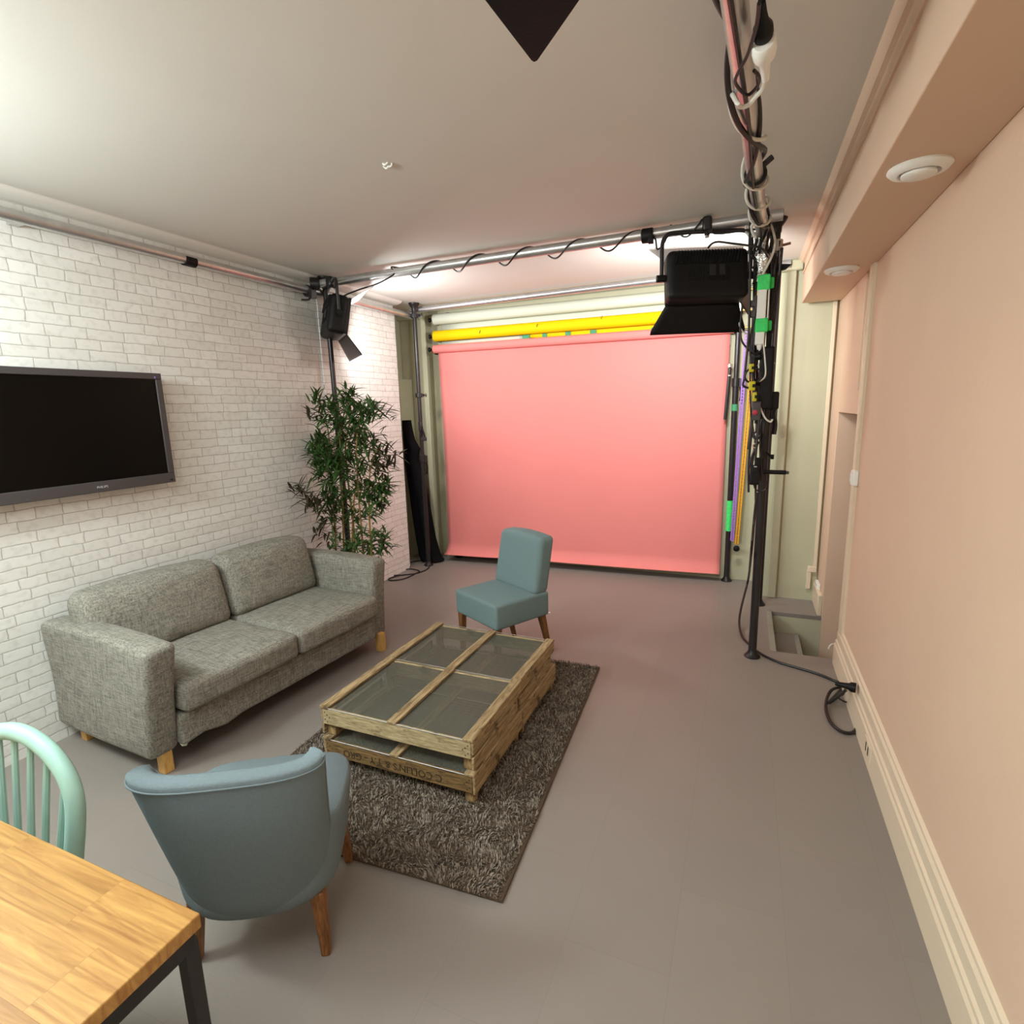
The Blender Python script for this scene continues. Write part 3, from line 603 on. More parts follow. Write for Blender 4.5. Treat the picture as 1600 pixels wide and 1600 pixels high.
# bead chains hanging at the right of the backdrop
def chain(name, lab, x0, y, zt, x1, zb, m, w_=.011, n=70):
    t = thing(name, lab, 'chain', (x0, y, zt), 0, 'pull chains beside the backdrop')
    for s in (-1, 1):
        b = MB((x0, y, zt)); b.tube([(x0+s*w_*.9, y, zt), (x0+s*w_*.9+(x1-x0)*.55, y, zt+(zb-zt)*.55), (x1+s*w_*.9, y, zb)], .0065, 6, 4); b.build('chain_strand', m, t, smooth=True)
    b = MB((x0, y, zt))
    for i in range(n):
        q = i/(n-1); b.box((x0+(x1-x0)*q, y, zt+(zb-zt)*q), (.016, .008, .009))
    o = b.build('beads', m if m == 'purple_chain' else 'orange_dark', t); o['kind'] = 'stuff'
    return t
M['orange_dark'] = mat('brown_orange_beads', srgb(190, 120, 30), .5)
M['purple_dark'] = mat('dark_purple_beads', srgb(110, 80, 150), .5)
chain('bead_chain', 'purple bead chain hanging right of the backdrop', -.018, 5.03, 2.13, -.052, .385, 'purple_chain')
oc = chain('bead_chain', 'orange bead chain outermost of the two beside the backdrop', .052, 5.05, 2.44, -.015, .355, 'orange_chain')
b = MB(oc.location); b.lathe([(.001, 0), (.026, .004), (.026, .02), (.001, .028)], (-.015, 5.035, .318), (0, -1, 0), 20); b.build('end_weight', 'black', oc, smooth=True)
for i, (x, z) in enumerate(((-.01, 2.455), (.0, 2.30), (-.03, 2.165))):
    t = thing('roll_hook', ['top', 'middle', 'lowest'][i]+' brass hook with black knob at the right end of the rolls', 'hook', (x, 5.02, z), 0, 'brass hooks at the right of the rolls')
    b = MB(); b.cyl((-.07, 0, 0), (.075, -.01, 0), .008, 12); b.build('hook_arm', mat('brass', srgb(200, 170, 90), .3, metal=.8), t, smooth=True)
    b = MB(); b.cyl((.07, -.01, 0), (.10, -.01, 0), .019, 14); b.build('knob', 'black', t, bevel=.002)
bk = thing('clamp_strap', 'silver and black tube strap hanging at the right edge of the pink backdrop', 'clamp', (-.135, 5.03, 1.85))
b = MB(); b.cyl((0, 0, 0), (-.02, 0, -.42), .013, 12); b.build('strap', 'black_metal', bk, smooth=True)
b = MB(); b.lathe([(.001, -.022), (.02, -.012), (.02, .012), (.001, .022)], (0, 0, .02), None, 16); b.lathe([(.001, -.012), (.012, -.006), (.012, .006), (.001, .012)], (0, -.012, -.06), None, 16); b.build('buckle', 'chrome', bk, smooth=True)

# black drape behind the brick panel
dr = thing('black_drape', 'black cloth hanging bunched behind the brick panel by the back left pole', 'cloth', (-2.98, 4.85, 0))
levels = [(0.012, -3.13, -2.86), (.08, -3.15, -2.905), (.25, -3.17, -2.95), (.5, -3.20, -2.985), (.75, -3.22, -3.02), (.95, -3.24, -3.06), (1.08, -3.25, -3.10), (1.15, -3.25, -3.085), (1.19, -3.25, -3.075), (1.28, -3.25, -3.13), (1.40, -3.25, -3.16), (1.48, -3.25, -3.17)]
def dsh(u, v):
    t_ = v*(len(levels)-1); i = min(int(t_), len(levels)-2); q = t_-i
    z = levels[i][0]*(1-q)+levels[i+1][0]*q; a = levels[i][1]*(1-q)+levels[i+1][1]*q; c_ = levels[i][2]*(1-q)+levels[i+1][2]*q
    ang = 2*PI*u; cx = (a+c_)/2; rx = (c_-a)/2; ry = .055+.04*(1-v)
    wob = 1+.16*math.sin(ang*5+v*2)
    return Vector((cx+rx*math.cos(ang), 4.86+ry*wob*math.sin(ang), z))
b = MB(dr.location); b.grid(dsh, 60, 45, True); nb = len(b.v); b.f.append(tuple(reversed(range(60)))); b.f.append(tuple(range(nb-60, nb)))
b.build('cloth_folds', 'drape', dr, smooth=True, angle=80)

# ================================================================ studio lights
def xf(mb, m):
    mb.v = [m @ p for p in mb.v]; return mb
def leaf(w0, w1, ln, curve=.0):
    # trapezoid plate in x (width) and y (outwards), slightly bowed, rounded outer corners
    def fn(u, v):
        w = w0+(w1-w0)*min(1, v*1.0)
        if v > .85: w -= (v-.85)/.15*.02
        return Vector(((u-.5)*w, v*ln, curve*math.sin(u*PI)*v))
    b = MB(); b.grid(fn, 14, 8); return b
def studio_light(lab, loc, rotz, pitch, pipe_z, power, col, flaps, yoke_h=.235, on=True, grp='studio lights on the rig'):
    t = thing('studio_light', lab, 'studio light', loc, rotz, grp)
    W, D, Hh = .44, .13, .27; R = Matrix.Rotation(-pitch, 4, 'X')
    b = MB(); b.rbox((0, 0, 0), (W, D, Hh), .035, 6); xf(b, R); hs = b.build('housing', 'black', t, smooth=True, angle=50)
    b = MB()
    for i in range(22): b.box((-.17+i*.0162, -D/2-.001, .085), (.005, .014, .075), (0, .25, 0))
    for i in range(14): b.box((-.105+i*.0162, -D/2, -.01), (.004, .008, .07))
    xf(b, R).build('cooling_fins', 'black', hs)
    b = MB(); b.bb(.0, .035, -D/2-.006, -D/2, -.02, .04); b.bb(.055, .085, -D/2-.006, -D/2, -.02, .04); b.bb(.056, .084, -D/2-.009, -D/2-.005, .03, .036); xf(b, R).build('socket_panel', 'black_metal', hs)
    b = MB(); b.box((0, D/2+.002, 0), (W-.05, .006, Hh-.05)); xf(b, R).build('diffuser', mat('lit_diffuser', (1, 1, 1), .4, emit=(col, 6 if on else 0)), t)
    b = MB()
    for x0, x1, z0, z1 in ((-W/2+.01, W/2-.01, Hh/2-.03, Hh/2-.01), (-W/2+.01, W/2-.01, -Hh/2+.01, -Hh/2+.03), (-W/2+.01, -W/2+.03, -Hh/2+.01, Hh/2-.01), (W/2-.03, W/2-.01, -Hh/2+.01, Hh/2-.01)): b.bb(x0, x1, D/2-.01, D/2+.012, z0, z1)
    xf(b, R).build('front_frame', 'black_metal', t)
    for side, ang, m in flaps:
        lw, l2, ln = (W-.03, W+.13, .17) if side in 'tb' else (Hh-.04, Hh+.06, .15)
        b = leaf(lw, l2, ln, .004)
        m4 = {'b': Matrix.Translation((0, D/2+.01, -Hh/2+.01)) @ Matrix.Rotation(-math.radians(ang), 4, 'X'),
              't': Matrix.Translation((0, D/2+.01, Hh/2-.01)) @ Matrix.Rotation(math.radians(ang), 4, 'X'),
              'l': Matrix.Translation((-W/2+.01, D/2+.01, 0)) @ Matrix.Rotation(math.radians(ang), 4, 'Z') @ Matrix.Rotation(PI/2, 4, 'Y'),
              'r': Matrix.Translation((W/2-.01, D/2+.01, 0)) @ Matrix.Rotation(-math.radians(ang), 4, 'Z') @ Matrix.Rotation(PI/2, 4, 'Y')}[side]
        xf(b, R @ m4).build('barn_door', m, t, smooth=True, solid=.0025)
    hw = W/2+.022; zt = yoke_h
    b = MB(); b.tube([(-hw, 0, -.02), (-hw, 0, .05), (-hw, 0, zt-.06), (-hw+.018, 0, zt-.018), (-hw+.06, 0, zt), (0, 0, zt), (hw-.06, 0, zt), (hw-.018, 0, zt-.018), (hw, 0, zt-.06), (hw, 0, .05), (hw, 0, -.02)], .0115, 10, 4, flat=1.0)
    b.build('yoke', 'black_metal', t, smooth=True)
    for s in (-1, 1):
        b = MB(); b.cyl((s*(hw-.02), 0, 0), (s*(hw+.028), 0, 0), .020, 16); b.build('tilt_knob', 'black', t, bevel=.003)
    dz = pipe_z-loc[2]
    b = MB(); b.cyl((0, 0, zt-.02), (0, 0, dz-.03), .014, 14); b.box((0, 0, zt+.012), (.045, .03, .022)); b.build('spigot', 'black_metal', t, bevel=.002)
    b = MB(); b.cyl((0, 0, zt-.03), (0, 0, zt-.01), .012, 14); b.build('spigot_nut', 'chrome', t)
    b = MB(); b.box((0, 0, dz), (.05, .075, .075)); xf(b, Matrix.Rotation(-rotz, 4, 'Z')).build('hook_clamp', 'black_metal', t, bevel=.012)
    b = MB(); b.cyl((0, -.035, dz-.035), (0, -.065, dz-.05), .01, 10); b.build('clamp_bolt', 'black_metal', t)
    if on:
        wm = Matrix.Translation(loc) @ Matrix.Rotation(rotz, 4, 'Z') @ R
        p = wm @ Vector((0, D/2+.02, 0)); q = wm @ Vector((0, D/2+1, 0))
        area('light_of_studio_lamp', tuple(p), tuple(q), W-.06, Hh-.06, power, col, 170)
    return t
studio_light('black studio light hanging at the right end of the cross tube, seen from behind', (-.240, YT, 2.262), math.radians(20), math.radians(10), 2.532, 28, (1, 1, .99),
             [('b', 52, 'black'), ('t', 50, 'white_flap'), ('r', 40, 'leaf_metal')])
studio_light('black studio light hanging at the left end of the cross tube above the plant', (-2.835, YT, 2.262), math.radians(-42), math.radians(12), 2.513, 22, (1, 1, 1),
             [('b', 48, 'leaf_metal'), ('t', 40, 'white_flap'), ('l', 60, 'leaf_metal')])

# light hanging nearest the camera: only the tip of its barn door dips into the frame
nt_ = thing('studio_light', 'black barn door corner of a light dipping in at the top of the frame', 'studio light', (-.22, .52, 2.30), 0, 'studio lights on the rig')
b = MB((-.22, .52, 2.30))
Cn = Vector((-.392, 1.090, 2.2)); Dn = Vector((-.13, .822, 2.2)); An = Vector((-.425, .88, 2.225)); Bn = Vector((-.27, .70, 2.225))
e1 = (An-Cn).normalized(); e2 = (Dn-Cn).normalized()
poly = [Cn+e1*.012, Cn+e1*.004+e2*.003, Cn+e2*.012, Dn-e2*.02, Dn+(Bn-Dn).normalized()*.02, Bn, An]
b.prism(poly, (0, 0, .003)); b.build('barn_door', 'black', nt_)
b = MB(); b.rbox((0, 0, 0), (.44, .13, .27), .035, 4); xf(b, Matrix.Translation((0, .0, .05)) @ Matrix.Rotation(math.radians(135), 4, 'Z')); b.build('housing', 'black', nt_, smooth=True, angle=50)

# ================================================================ cables on the rig
def cable(name, lab, pts, r, m, k=6, grp=None, seg=8):
    o_ = Vector(pts[0]); b = MB(o_); b.tube(pts, r, seg, k)
    o = b.build(name, m, None, smooth=True); o.location = o_; return tag(o, lab, 'cable', grp)
def helix(p, q, R_, turns, ph=0, n=14, wob=.0, rnd=0, drop=0):
    p = Vector(p); q = Vector(q); d = (q-p).normalized(); s = d.cross(Vector((0, 0, 1))).normalized(); u = s.cross(d); out = []
    N = max(4, int(abs(turns)*n))
    for i in range(N+1):
        t = i/N; a = ph+turns*2*PI*t; rr = R_+wob*math.sin(t*9+ph)
        v = p+(q-p)*t+s*math.cos(a)*rr+u*math.sin(a)*rr
        if math.sin(a) < 0: v.z -= drop*abs(math.sin(a))
        out.append(tuple(v))
    return out
# black cable wound round the cross tube, from the left lamp to the post
pts = [(-2.76, 3.43, 2.37), (-2.72, 3.40, 2.40)]+[(-2.583,3.400,2.430),(-2.416,3.400,2.455),(-2.273,3.400,2.503)]+helix((-2.30, YT, 2.515), (-.60, YT+.02, 2.523), .036, 5.1, 1.2, drop=.014)+[(-.52, 3.40, 2.50), (-.50, 3.38, 2.43), (-.46, 3.39, 2.47)]+helix((-.44, YT, 2.524), (-.26, YT, 2.525), .038, .8, 2.0)+[(-.2, 3.39, 2.475), (.0, 3.40, 2.47), (.05, 3.43, 2.44)]
cable('black_cable', 'thin black cable wound round the cross tube between the two studio lights', pts, .0052, 'rubber', 5)
cable('black_cable', 'short black cable looping out of the top of the left studio light', [(-2.80, 3.38, 2.38), (-2.83, 3.36, 2.42), (-2.815, 3.37, 2.47), (-2.78, 3.39, 2.46)], .005, 'rubber')
cable('black_cable', 'black cable arching from the back of the right studio light to the post', [(-0.226,3.320,2.386),(-0.208,3.320,2.406),(-0.176,3.320,2.412),(-0.118,3.320,2.398),(-0.040,3.320,2.378),(0.038,3.320,2.352)]+[(.07, 3.42, 2.33)], .0055, 'rubber')
tg = thing('tape_lump', 'black tape wad on the cross tube left of the right studio light', 'tape', (-.56, YT, 2.52))
b = MB(); b.cyl((-.035, 0, .0), (.03, 0, 0), .040, 16); b.build('tape_wrap', 'black', tg, bevel=.006)
b = MB(); b.box((.02, -.02, -.03), (.03, .03, .04)); b.build('tape_tail', 'black', tg, bevel=.004)

RP0 = Vector((-.13, .35, 2.47)); RP1 = Vector((.040, 3.50, 2.462))
def rp(y): t = (y-RP0.y)/(RP1.y-RP0.y); return RP0+(RP1-RP0)*t
cable('black_cable', 'thick black cable winding down the left side of the right overhead tube', helix(rp(.9), rp(3.3), .040, 2.35, PI+.3, wob=.004, drop=.004)+[(.02, 3.46, 2.36), (.05, 3.46, 2.2)], .0085, 'rubber', 4)
cable('black_cable', 'second black cable crossing over the right overhead tube the other way', helix(rp(.8), rp(3.35), .039, -2.1, .4, wob=.005, drop=.006)+[(.06, 3.46, 2.3), (.08, 3.46, 2.1)], .007, 'rubber', 4)
cable('black_cable', 'black cable lying straight along the underside of the right overhead tube', [tuple(rp(y)+Vector((.006*math.sin(y*4), 0, -.042))) for y in (1.2, 1.6, 2.0, 2.4, 2.7, 3.0, 3.3)]+[(.03, 3.45, 2.35)], .0065, 'rubber', 4)
cable('black_cable', 'thin black loop hanging below the right overhead tube near the socket', [(-0.021,1.723,2.410),(-0.008,1.760,2.410),(-0.011,1.804,2.410),(-0.033,1.841,2.410),(-0.052,1.811,2.410),(-0.066,1.757,2.410),(-0.057,1.711,2.410),(-0.036,1.644,2.410),(-0.018,1.538,2.410),(-0.014,1.463,2.410)], .0045, 'rubber')
cable('white_cable', 'white cable spiralling round the right overhead tube from the white socket', [(0.007,1.752,2.400),(0.003,1.802,2.400),(-0.016,1.841,2.400),(-0.035,1.878,2.400),(-0.055,1.876,2.400),(-0.063,1.846,2.400)]+helix(rp(1.95), rp(2.55), .047, 1.0, PI*.9)+helix(rp(2.58), rp(3.38), .046, 3.1, PI*1.1)+[(-0.037,3.440,2.529),(-0.041,3.440,2.475),(-0.011,3.440,2.448),(0.035,3.440,2.464),(0.071,3.440,2.497),(0.091,3.440,2.456),(0.104,3.440,2.398),(0.092,3.440,2.336),(0.064,3.440,2.274),(0.041,3.440,2.225)], .0062, 'white_cable', 4)
# plug and socket hanging at the top
ws = thing('cable_socket', 'white extension socket hanging from the right overhead tube', 'socket', [(0.001,1.642,2.410)][0])
ax_ = (Vector([(0.008,1.762,2.400)][0])-Vector([(-0.003,1.607,2.430)][0])).normalized()
b = MB(); b.lathe([(.024, -.028), (.0275, -.024), (.0285, .0), (.026, .018), (.014, .040), (.011, .075), (.009, .10)], (0, 0, 0), ax_, 24); b.build('socket_body', 'white_plastic', ws, smooth=True)
bp2 = thing('power_plug', 'black plug pushed into the white socket at the top', 'plug', [(-0.004,1.596,2.430)][0])
b = MB(); b.lathe([(.021, .022), (.023, .012), (.022, -.006), (.013, -.025), (.010, -.05), (.008, -.08)], (0, 0, 0), ax_, 24); b.build('plug_body', 'black', bp2, smooth=True)
b = MB(); b.tube([tuple(-ax_*.07), tuple(-ax_*.12+Vector((0, 0, .01))), tuple(-ax_*.3+Vector((.0, 0, .05)))], .0045, 8); b.build('plug_lead', 'rubber', bp2, smooth=True)
b = thing('pipe_clamp', 'dark clamp on the right overhead tube between the white cable turns', 'clamp', tuple(rp(2.62)))
q = MB(); q.cyl((0, -.02, 0), (0, .02, 0), .044, 18); q.build('jaw', 'black_metal', b, bevel=.003)
q = MB(); q.cyl((.02, 0, .03), (.06, .0, .06), .012, 10); q.build('knob', 'leaf_metal', b, bevel=.002)
# foil wrapped joint where the tube meets the pole
fo = thing('foil_wrap', 'crumpled silver foil and grey tape where the overhead tube meets the pole', 'foil', (.065, 3.47, 2.42))
b = MB()
def fw(u, v):
    a = 2*PI*u; z = .07-.28*v; r = .034+.012*noise.noise(Vector((math.cos(a)*2, math.sin(a)*2, v*6)))+.008*math.sin(v*14)
    return Vector((r*math.cos(a)-.02+.0*v, r*math.sin(a), z))
b.grid(fw, 24, 18, True); b.build('foil_sleeve', 'foil', fo, smooth=True, angle=70)

# bundle of cables strapped down the right pole
PB = Vector((.112, 3.525, 0))
for i in range(11):
    xo = -.075+.0135*i; yo = -.038-.012*math.sin(i*1.9)
    zt = 2.42-.04*(i % 3); zb = [1.30, 1.05, 1.62, 1.2, 1.45, 1.0, 1.36, 1.52, 1.12, 1.7, 1.25][i]
    n = 9; P_ = []
    for j in range(n):
        t = j/(n-1); z = zt+(zb-zt)*t; sq = 1-.45*min(1, t*1.3)
        P_.append((PB.x-.042+(xo+.01)*sq+.010*math.sin(j*1.3+i*2)*t, PB.y+yo+.006*math.cos(j*1.7+i), z))
    cable('bundled_cable', 'black cable strapped in the bundle running down the right pole', P_, .0062 if i % 2 else .0078, 'rubber', 4, 'black cables bundled on the right pole')
hang = [
 ('black cable bowing from the overhead tube down to the yellow plugs', [(-0.024,3.420,2.521),(-0.022,3.420,2.409),(-0.011,3.420,2.246),(-0.006,3.420,2.081),(-0.003,3.420,1.946),(-0.007,3.420,1.844),(-0.014,3.420,1.706),(-0.018,3.420,1.665),(0.012,3.420,1.649),(0.058,3.420,1.648)], .0062),
 ('black cable crossing left in front of the green taped strip', [(0.026,3.430,2.139),(0.025,3.430,2.046),(0.010,3.430,1.946),(0.008,3.430,1.861),(0.024,3.430,1.740),(0.049,3.430,1.634),(0.073,3.430,1.492),(0.070,3.430,1.349),(0.066,3.430,1.240)], .0062),
 ('black cable sagging below the light beside the chains', [(-0.042,3.440,2.094),(-0.048,3.440,2.003),(-0.040,3.440,1.917),(-0.005,3.440,1.863),(0.023,3.440,1.837),(0.049,3.440,1.839),(0.073,3.440,1.858)], .0052),
 ('black cable making a loop round the upper yellow plug', [(0.059,3.410,1.747),(0.026,3.410,1.756),(-0.002,3.410,1.740),(-0.011,3.410,1.706),(0.010,3.410,1.681),(0.050,3.410,1.679),(0.074,3.410,1.702)], .0052),
 ('thin black cable dropping straight from the yellow plugs to the bracket ring', [(0.011,3.430,1.810),(0.018,3.430,1.670),(0.028,3.430,1.529),(0.042,3.430,1.439),(0.059,3.430,1.367),(0.079,3.430,1.442),(0.087,3.430,1.474)], .005),
 ('black cable curving out beside the black adapter', [(0.081,3.450,1.348),(0.057,3.450,1.293),(0.040,3.450,1.230),(0.049,3.450,1.182),(0.061,3.450,1.145)], .0056),
 ('thin black cable looping under the black adapter', [(0.066,3.450,1.100),(0.075,3.450,1.074),(0.102,3.450,1.060),(0.129,3.450,1.076),(0.130,3.450,1.121)], .0036),
 ('black cable knot pulled tight behind the right studio light', [(-0.030,3.450,2.379),(-0.006,3.450,2.350),(0.024,3.450,2.320),(0.061,3.450,2.335),(0.086,3.450,2.387),(0.079,3.450,2.461),(0.052,3.450,2.496),(0.023,3.450,2.469),(0.002,3.450,2.375)], .0075),
 ('black cable coiled high between the studio light and the pole', [(0.000,3.460,2.286),(0.030,3.460,2.322),(0.067,3.460,2.350),(0.089,3.460,2.405),(0.088,3.460,2.481),(0.058,3.460,2.517)], .008),
]
for lab, p_, r_ in hang: cable('hanging_cable', lab, p_, r_, 'rubber', 6)
cable('white_cable', 'white lead running from the bottom of the taped strip round the pole', [(0.066,3.440,1.937),(0.076,3.440,1.875),(0.086,3.440,1.806),(0.094,3.440,1.720),(0.076,3.440,1.689),(0.050,3.440,1.680)], .0042, 'white_cable')
cable('white_cable', 'thin white cable ring round the pole above the yellow plugs', [(0.053,3.460,1.768),(0.071,3.460,1.798),(0.096,3.460,1.807),(0.126,3.460,1.791),(0.137,3.460,1.774)], .004, 'white_cable')
cable('white_cable', 'pale grey cable hoop lower on the cable bundle', [(0.073,3.440,1.549),(0.089,3.440,1.510),(0.110,3.440,1.474),(0.134,3.440,1.459),(0.143,3.440,1.473)], .005, 'white_cable')
cable('white_cable', 'cream cable bowing left of the power strip to the roll hooks', [(-0.056,3.600,2.147),(-0.052,3.600,2.077),(-0.057,3.600,2.024),(-0.038,3.600,1.979),(0.005,3.600,1.951),(0.052,3.600,1.955)], .0042, 'white_cable')

# taped power strip
ps = thing('power_strip', 'white power strip fixed to the right pole with bright green tape', 'power strip', (.062, 3.46, 1.93))
zA, zB = 1.91, 2.235
b = MB((.062, 3.46, 1.93)); b.bb(.030, .078, 3.425, 3.465, zA-.03, zB); b.build('strip_body', 'white_plastic', ps, bevel=.006)
for z0, z1 in ((2.165, 2.245), (1.945, 2.02)):
    b = MB((.062, 3.46, 1.93)); b.bb(.027, .092, 3.421, 3.468, z0, z1); b.bb(.09, .112, 3.46, 3.49, z0+.01, z1-.01); b.build('tape_wrap', 'green_tape', ps, bevel=.008)
b = MB((.062, 3.46, 1.93)); b.cyl((.088, 3.44, 2.01), (.088, 3.44, 2.17), .0045, 8); b.build('lead', 'white_cable', ps, smooth=True)
for z in (2.10, 2.045):
    b = MB((.062, 3.46, 1.93)); b.rbox((.012, 3.44, z), (.04, .03, .035), .006, 3); b.build('grey_plug', 'bezel', ps, smooth=True)
b = MB((.062, 3.46, 1.93)); b.cyl((.055, 3.445, zA-.055), (.055, 3.445, zA-.03), .010, 12, .016); b.build('strain_relief', 'white_plastic', ps, smooth=True)
# black multi socket with yellow plugs
bx = thing('power_strip', 'black multi socket block on the right pole carrying the yellow plugs', 'power strip', (.098, 3.465, 1.70))
b = MB(); b.rbox((.0, .0, .0), (.075, .05, .34), .012, 5); b.build('block_body', 'black', bx, smooth=True)
b = MB(); b.cyl((-.035, -.02, .12), (-.065, -.02, .115), .022, 16, .016); b.cyl((-.035, -.02, -.02), (-.065, -.02, -.02), .022, 16, .016); b.build('round_plug', 'black', bx, smooth=True)
for i, (u0, v0, sx, sz) in enumerate(((1174, 575, .026, .045), (1175, 603, .034, .05), (1179, 620, .022, .05))):
    p = [(0.020,3.405,1.756),(0.028,3.405,1.659),(0.044,3.405,1.599)][i]
    t = thing('yellow_plug', ['upper', 'middle', 'lowest'][i]+' yellow plug beside the black socket block', 'plug', p, 0, 'yellow plugs on the right pole')
    b = MB(); b.rbox((0, 0, 0), (sx, .024, sz), .005, 3); b.build('plug_body', 'yellow_plastic', t, smooth=True)
    b = MB(); b.box((sx*.3, -.0125, 0), (sx*.5, .003, sz*.35)); b.build('plug_recess', 'black', t)
p = [(0.058,3.440,1.521)][0]
t = thing('junction_box', 'small black box with a pink red button below the yellow plugs', 'box', p)
b = MB(); b.rbox((0, 0, 0), (.045, .035, .105), .005, 3); b.build('box_body', 'bezel', t, smooth=True)
b = MB(); b.lathe([(.001, -.012), (.014, -.008), (.014, 0), (.001, 0)], (-.008, -.018, -.008), (0, 1, 0), 16); b.build('button', 'red_plastic', t, smooth=True)
p = [(0.066,3.440,1.370)][0]
t = thing('scissor_rings', 'small steel rings hanging on the cables below the junction box', 'rings', p)
b = MB(); b.lathe([(.001, -.004), (.014, -.003), (.014, .003), (.001, .004)], (0, 0, .012), (0, 1, 0), 18); b.build('steel_disc', 'alu', t, smooth=True)
b = MB(); b.tube([(.012*math.cos(a*PI/4)-.004, 0, .012*math.sin(a*PI/4)-.045) for a in range(8)], .004, 6, 3, closed=True); b.build('steel_ring', 'chrome', t, smooth=True)
b = MB(); b.tube([(.02*math.cos(a*PI/4)+.0, .01, .02*math.sin(a*PI/4)+.012) for a in range(8)], .004, 6, 3, closed=True); b.build('black_ring', 'rubber', t, smooth=True)
p = [(0.067,3.450,1.156)][0]
t = thing('power_adapter', 'black power adapter hanging at the left of the right pole', 'adapter', p)
b = MB(); b.rbox((0, 0, 0), (.052, .035, .115), .010, 4); b.build('adapter_body', 'black', t, smooth=True)
b = MB(); b.rbox((.012, 0, .075), (.032, .028, .05), .006, 3); b.build('adapter_plug', 'black', t, smooth=True)
b = MB(); b.box((.002, -.0185, .05), (.016, .002, .006)); b.build('adapter_mark', 'silver_text', t)
# handles on the pole
b = MB((-.023, 0, -1.165)); b.cyl((-.02, 0, 0), (.10, -.01, .0), .013, 14); hb = b.build('locking_bar', 'black', p1, bevel=.003)
b = MB((-.023, 0, -1.165)); b.cyl((.10, -.01, 0), (.115, -.01, -.002), .009, 12); b.build('bar_end', 'bezel', hb, bevel=.002)
b = MB((-.028, .015, -1.255)); b.cyl((-.02, 0, .03), (.012, 0, 0), .007, 10); b.cyl((.008, 0, 0), (.026, 0, 0), .014, 12); b.build('locking_knob', 'black', p1, bevel=.002)
t = thing('pole_clamp', 'black collar clamp on the right pole level with the junction box', 'clamp', (.145, 3.50, 1.575))
b = MB(); b.rbox((0, 0, 0), (.055, .055, .10), .012, 4); b.build('collar', 'black', t, smooth=True)
b = MB(); b.cyl((0, 0, -.05), (-.008, 0, -.10), .018, 14, .012); b.build('clamp_lever', 'black', t, smooth=True)
t = thing('pole_clamp', 'silver clamp near the top of the right pole under its pad', 'clamp', (.118, 3.515, 2.40))
b = MB(); b.cyl((0, 0, -.03), (0, 0, .03), .028, 18); b.build('collar', 'alu', t, bevel=.003)
b = MB(); b.cyl((.02, 0, .0), (.065, -.01, .004), .007, 10); b.build('clamp_screw', mat('copper_screw', srgb(150, 105, 80), .4, metal=.6), t)
t = thing('pole_wedge', 'black pointed clamp tongue on the right side of the pole near the ceiling', 'clamp', (.145, 3.50, 2.285))
b = MB(); b.prism([(-.02, 0, .02), (.05, 0, .012), (.02, 0, -.012), (-.02, 0, -.02)], (0, .02, 0)); b.build('tongue', 'black', t)

# floor cable to the wall plug
cable('floor_cable', 'black cable running down the right pole and across the floor to the wall plug', [(0.086,3.460,1.051),(0.078,3.460,0.879),(0.073,3.460,0.703)]+[(0.081,4.363,0.250),(0.040,4.126,0.100),(0.032,3.985,0.030)]+[(0.055,3.813,0.008),(0.102,3.689,0.008),(0.167,3.571,0.008),(0.255,3.489,0.008),(0.356,3.445,0.008),(0.453,3.403,0.008),(0.527,3.348,0.008),(0.569,3.286,0.008)]+[(.47, 3.02, .03)]+[(0.534,2.980,0.136)], .0078, 'rubber')
wp = thing('power_plug', 'black plug standing out of the wall socket above the right skirting', 'plug', (.552, 3.03, .07))
pl = [(0.550,2.911,0.188)][0]
wp.location = pl
b = MB(); b.lathe([(.010, -.075), (.013, -.045), (.016, -.02), (.024, -.008), (.024, .012), (.001, .012)], (0, 0, 0), (.95, -.2, 0), 20); b.build('plug_body', 'black', wp, smooth=True)
cable('floor_cable', 'black cable loop hanging from the wall plug onto the floor', [tuple(Vector(pl)+Vector((-.07, .015, 0)))]+[(0.546,3.156,0.070),(0.497,3.134,0.050),(0.467,3.063,0.030),(0.453,2.966,0.015),(0.463,2.857,0.009),(0.498,2.794,0.009),(0.541,2.799,0.009),(0.572,2.862,0.009),(0.584,2.956,0.012),(0.577,3.041,0.020),(0.571,3.100,0.030),(0.567,3.123,0.050)], .0078, 'rubber')
cable('floor_cable', 'thin black cable tail tied in a small knot beside the skirting', [(0.571,3.185,0.030),(0.546,3.133,0.030),(0.530,3.120,0.030),(0.529,3.111,0.020),(0.549,3.084,0.020),(0.574,3.080,0.020),(0.581,3.090,0.030),(0.596,3.074,0.020),(0.604,3.026,0.012),(0.597,2.966,0.009)], .0042, 'rubber')
cable('floor_cable', 'black cable coiled on the floor at the foot of the brick panel', [(-3.183,4.709,0.006),(-3.105,4.810,0.006),(-2.961,4.728,0.006),(-2.875,4.562,0.006),(-2.904,4.393,0.006),(-3.020,4.290,0.006),(-3.062,4.170,0.006),(-3.003,4.127,0.006),(-2.919,4.216,0.006),(-2.904,4.393,0.006),(-2.920,4.478,0.006),(-3.051,4.506,0.006),(-3.113,4.394,0.006),(-3.142,4.252,0.006)]+[(-3.02, 4.30, .006)], .006, 'rubber')
t = thing('paper_scrap', 'tiny white scrap on the floor right of the slipper chair', 'scrap', ([(-1.345,3.833,0.001)][0][0], [(-1.345,3.833,0.001)][0][1], 0))
b = MB(); b.bb(-.02, .02, -.006, .006, 0, .003); b.build('scrap', 'white_plastic', t)
cable('door_strap', 'white string curl at the stairwell edge beside the skirting', [(.583, 3.64, .10), (.56, 3.64, .105), (.545, 3.64, .09), (.54, 3.64, .07)], .004, 'white_cable')

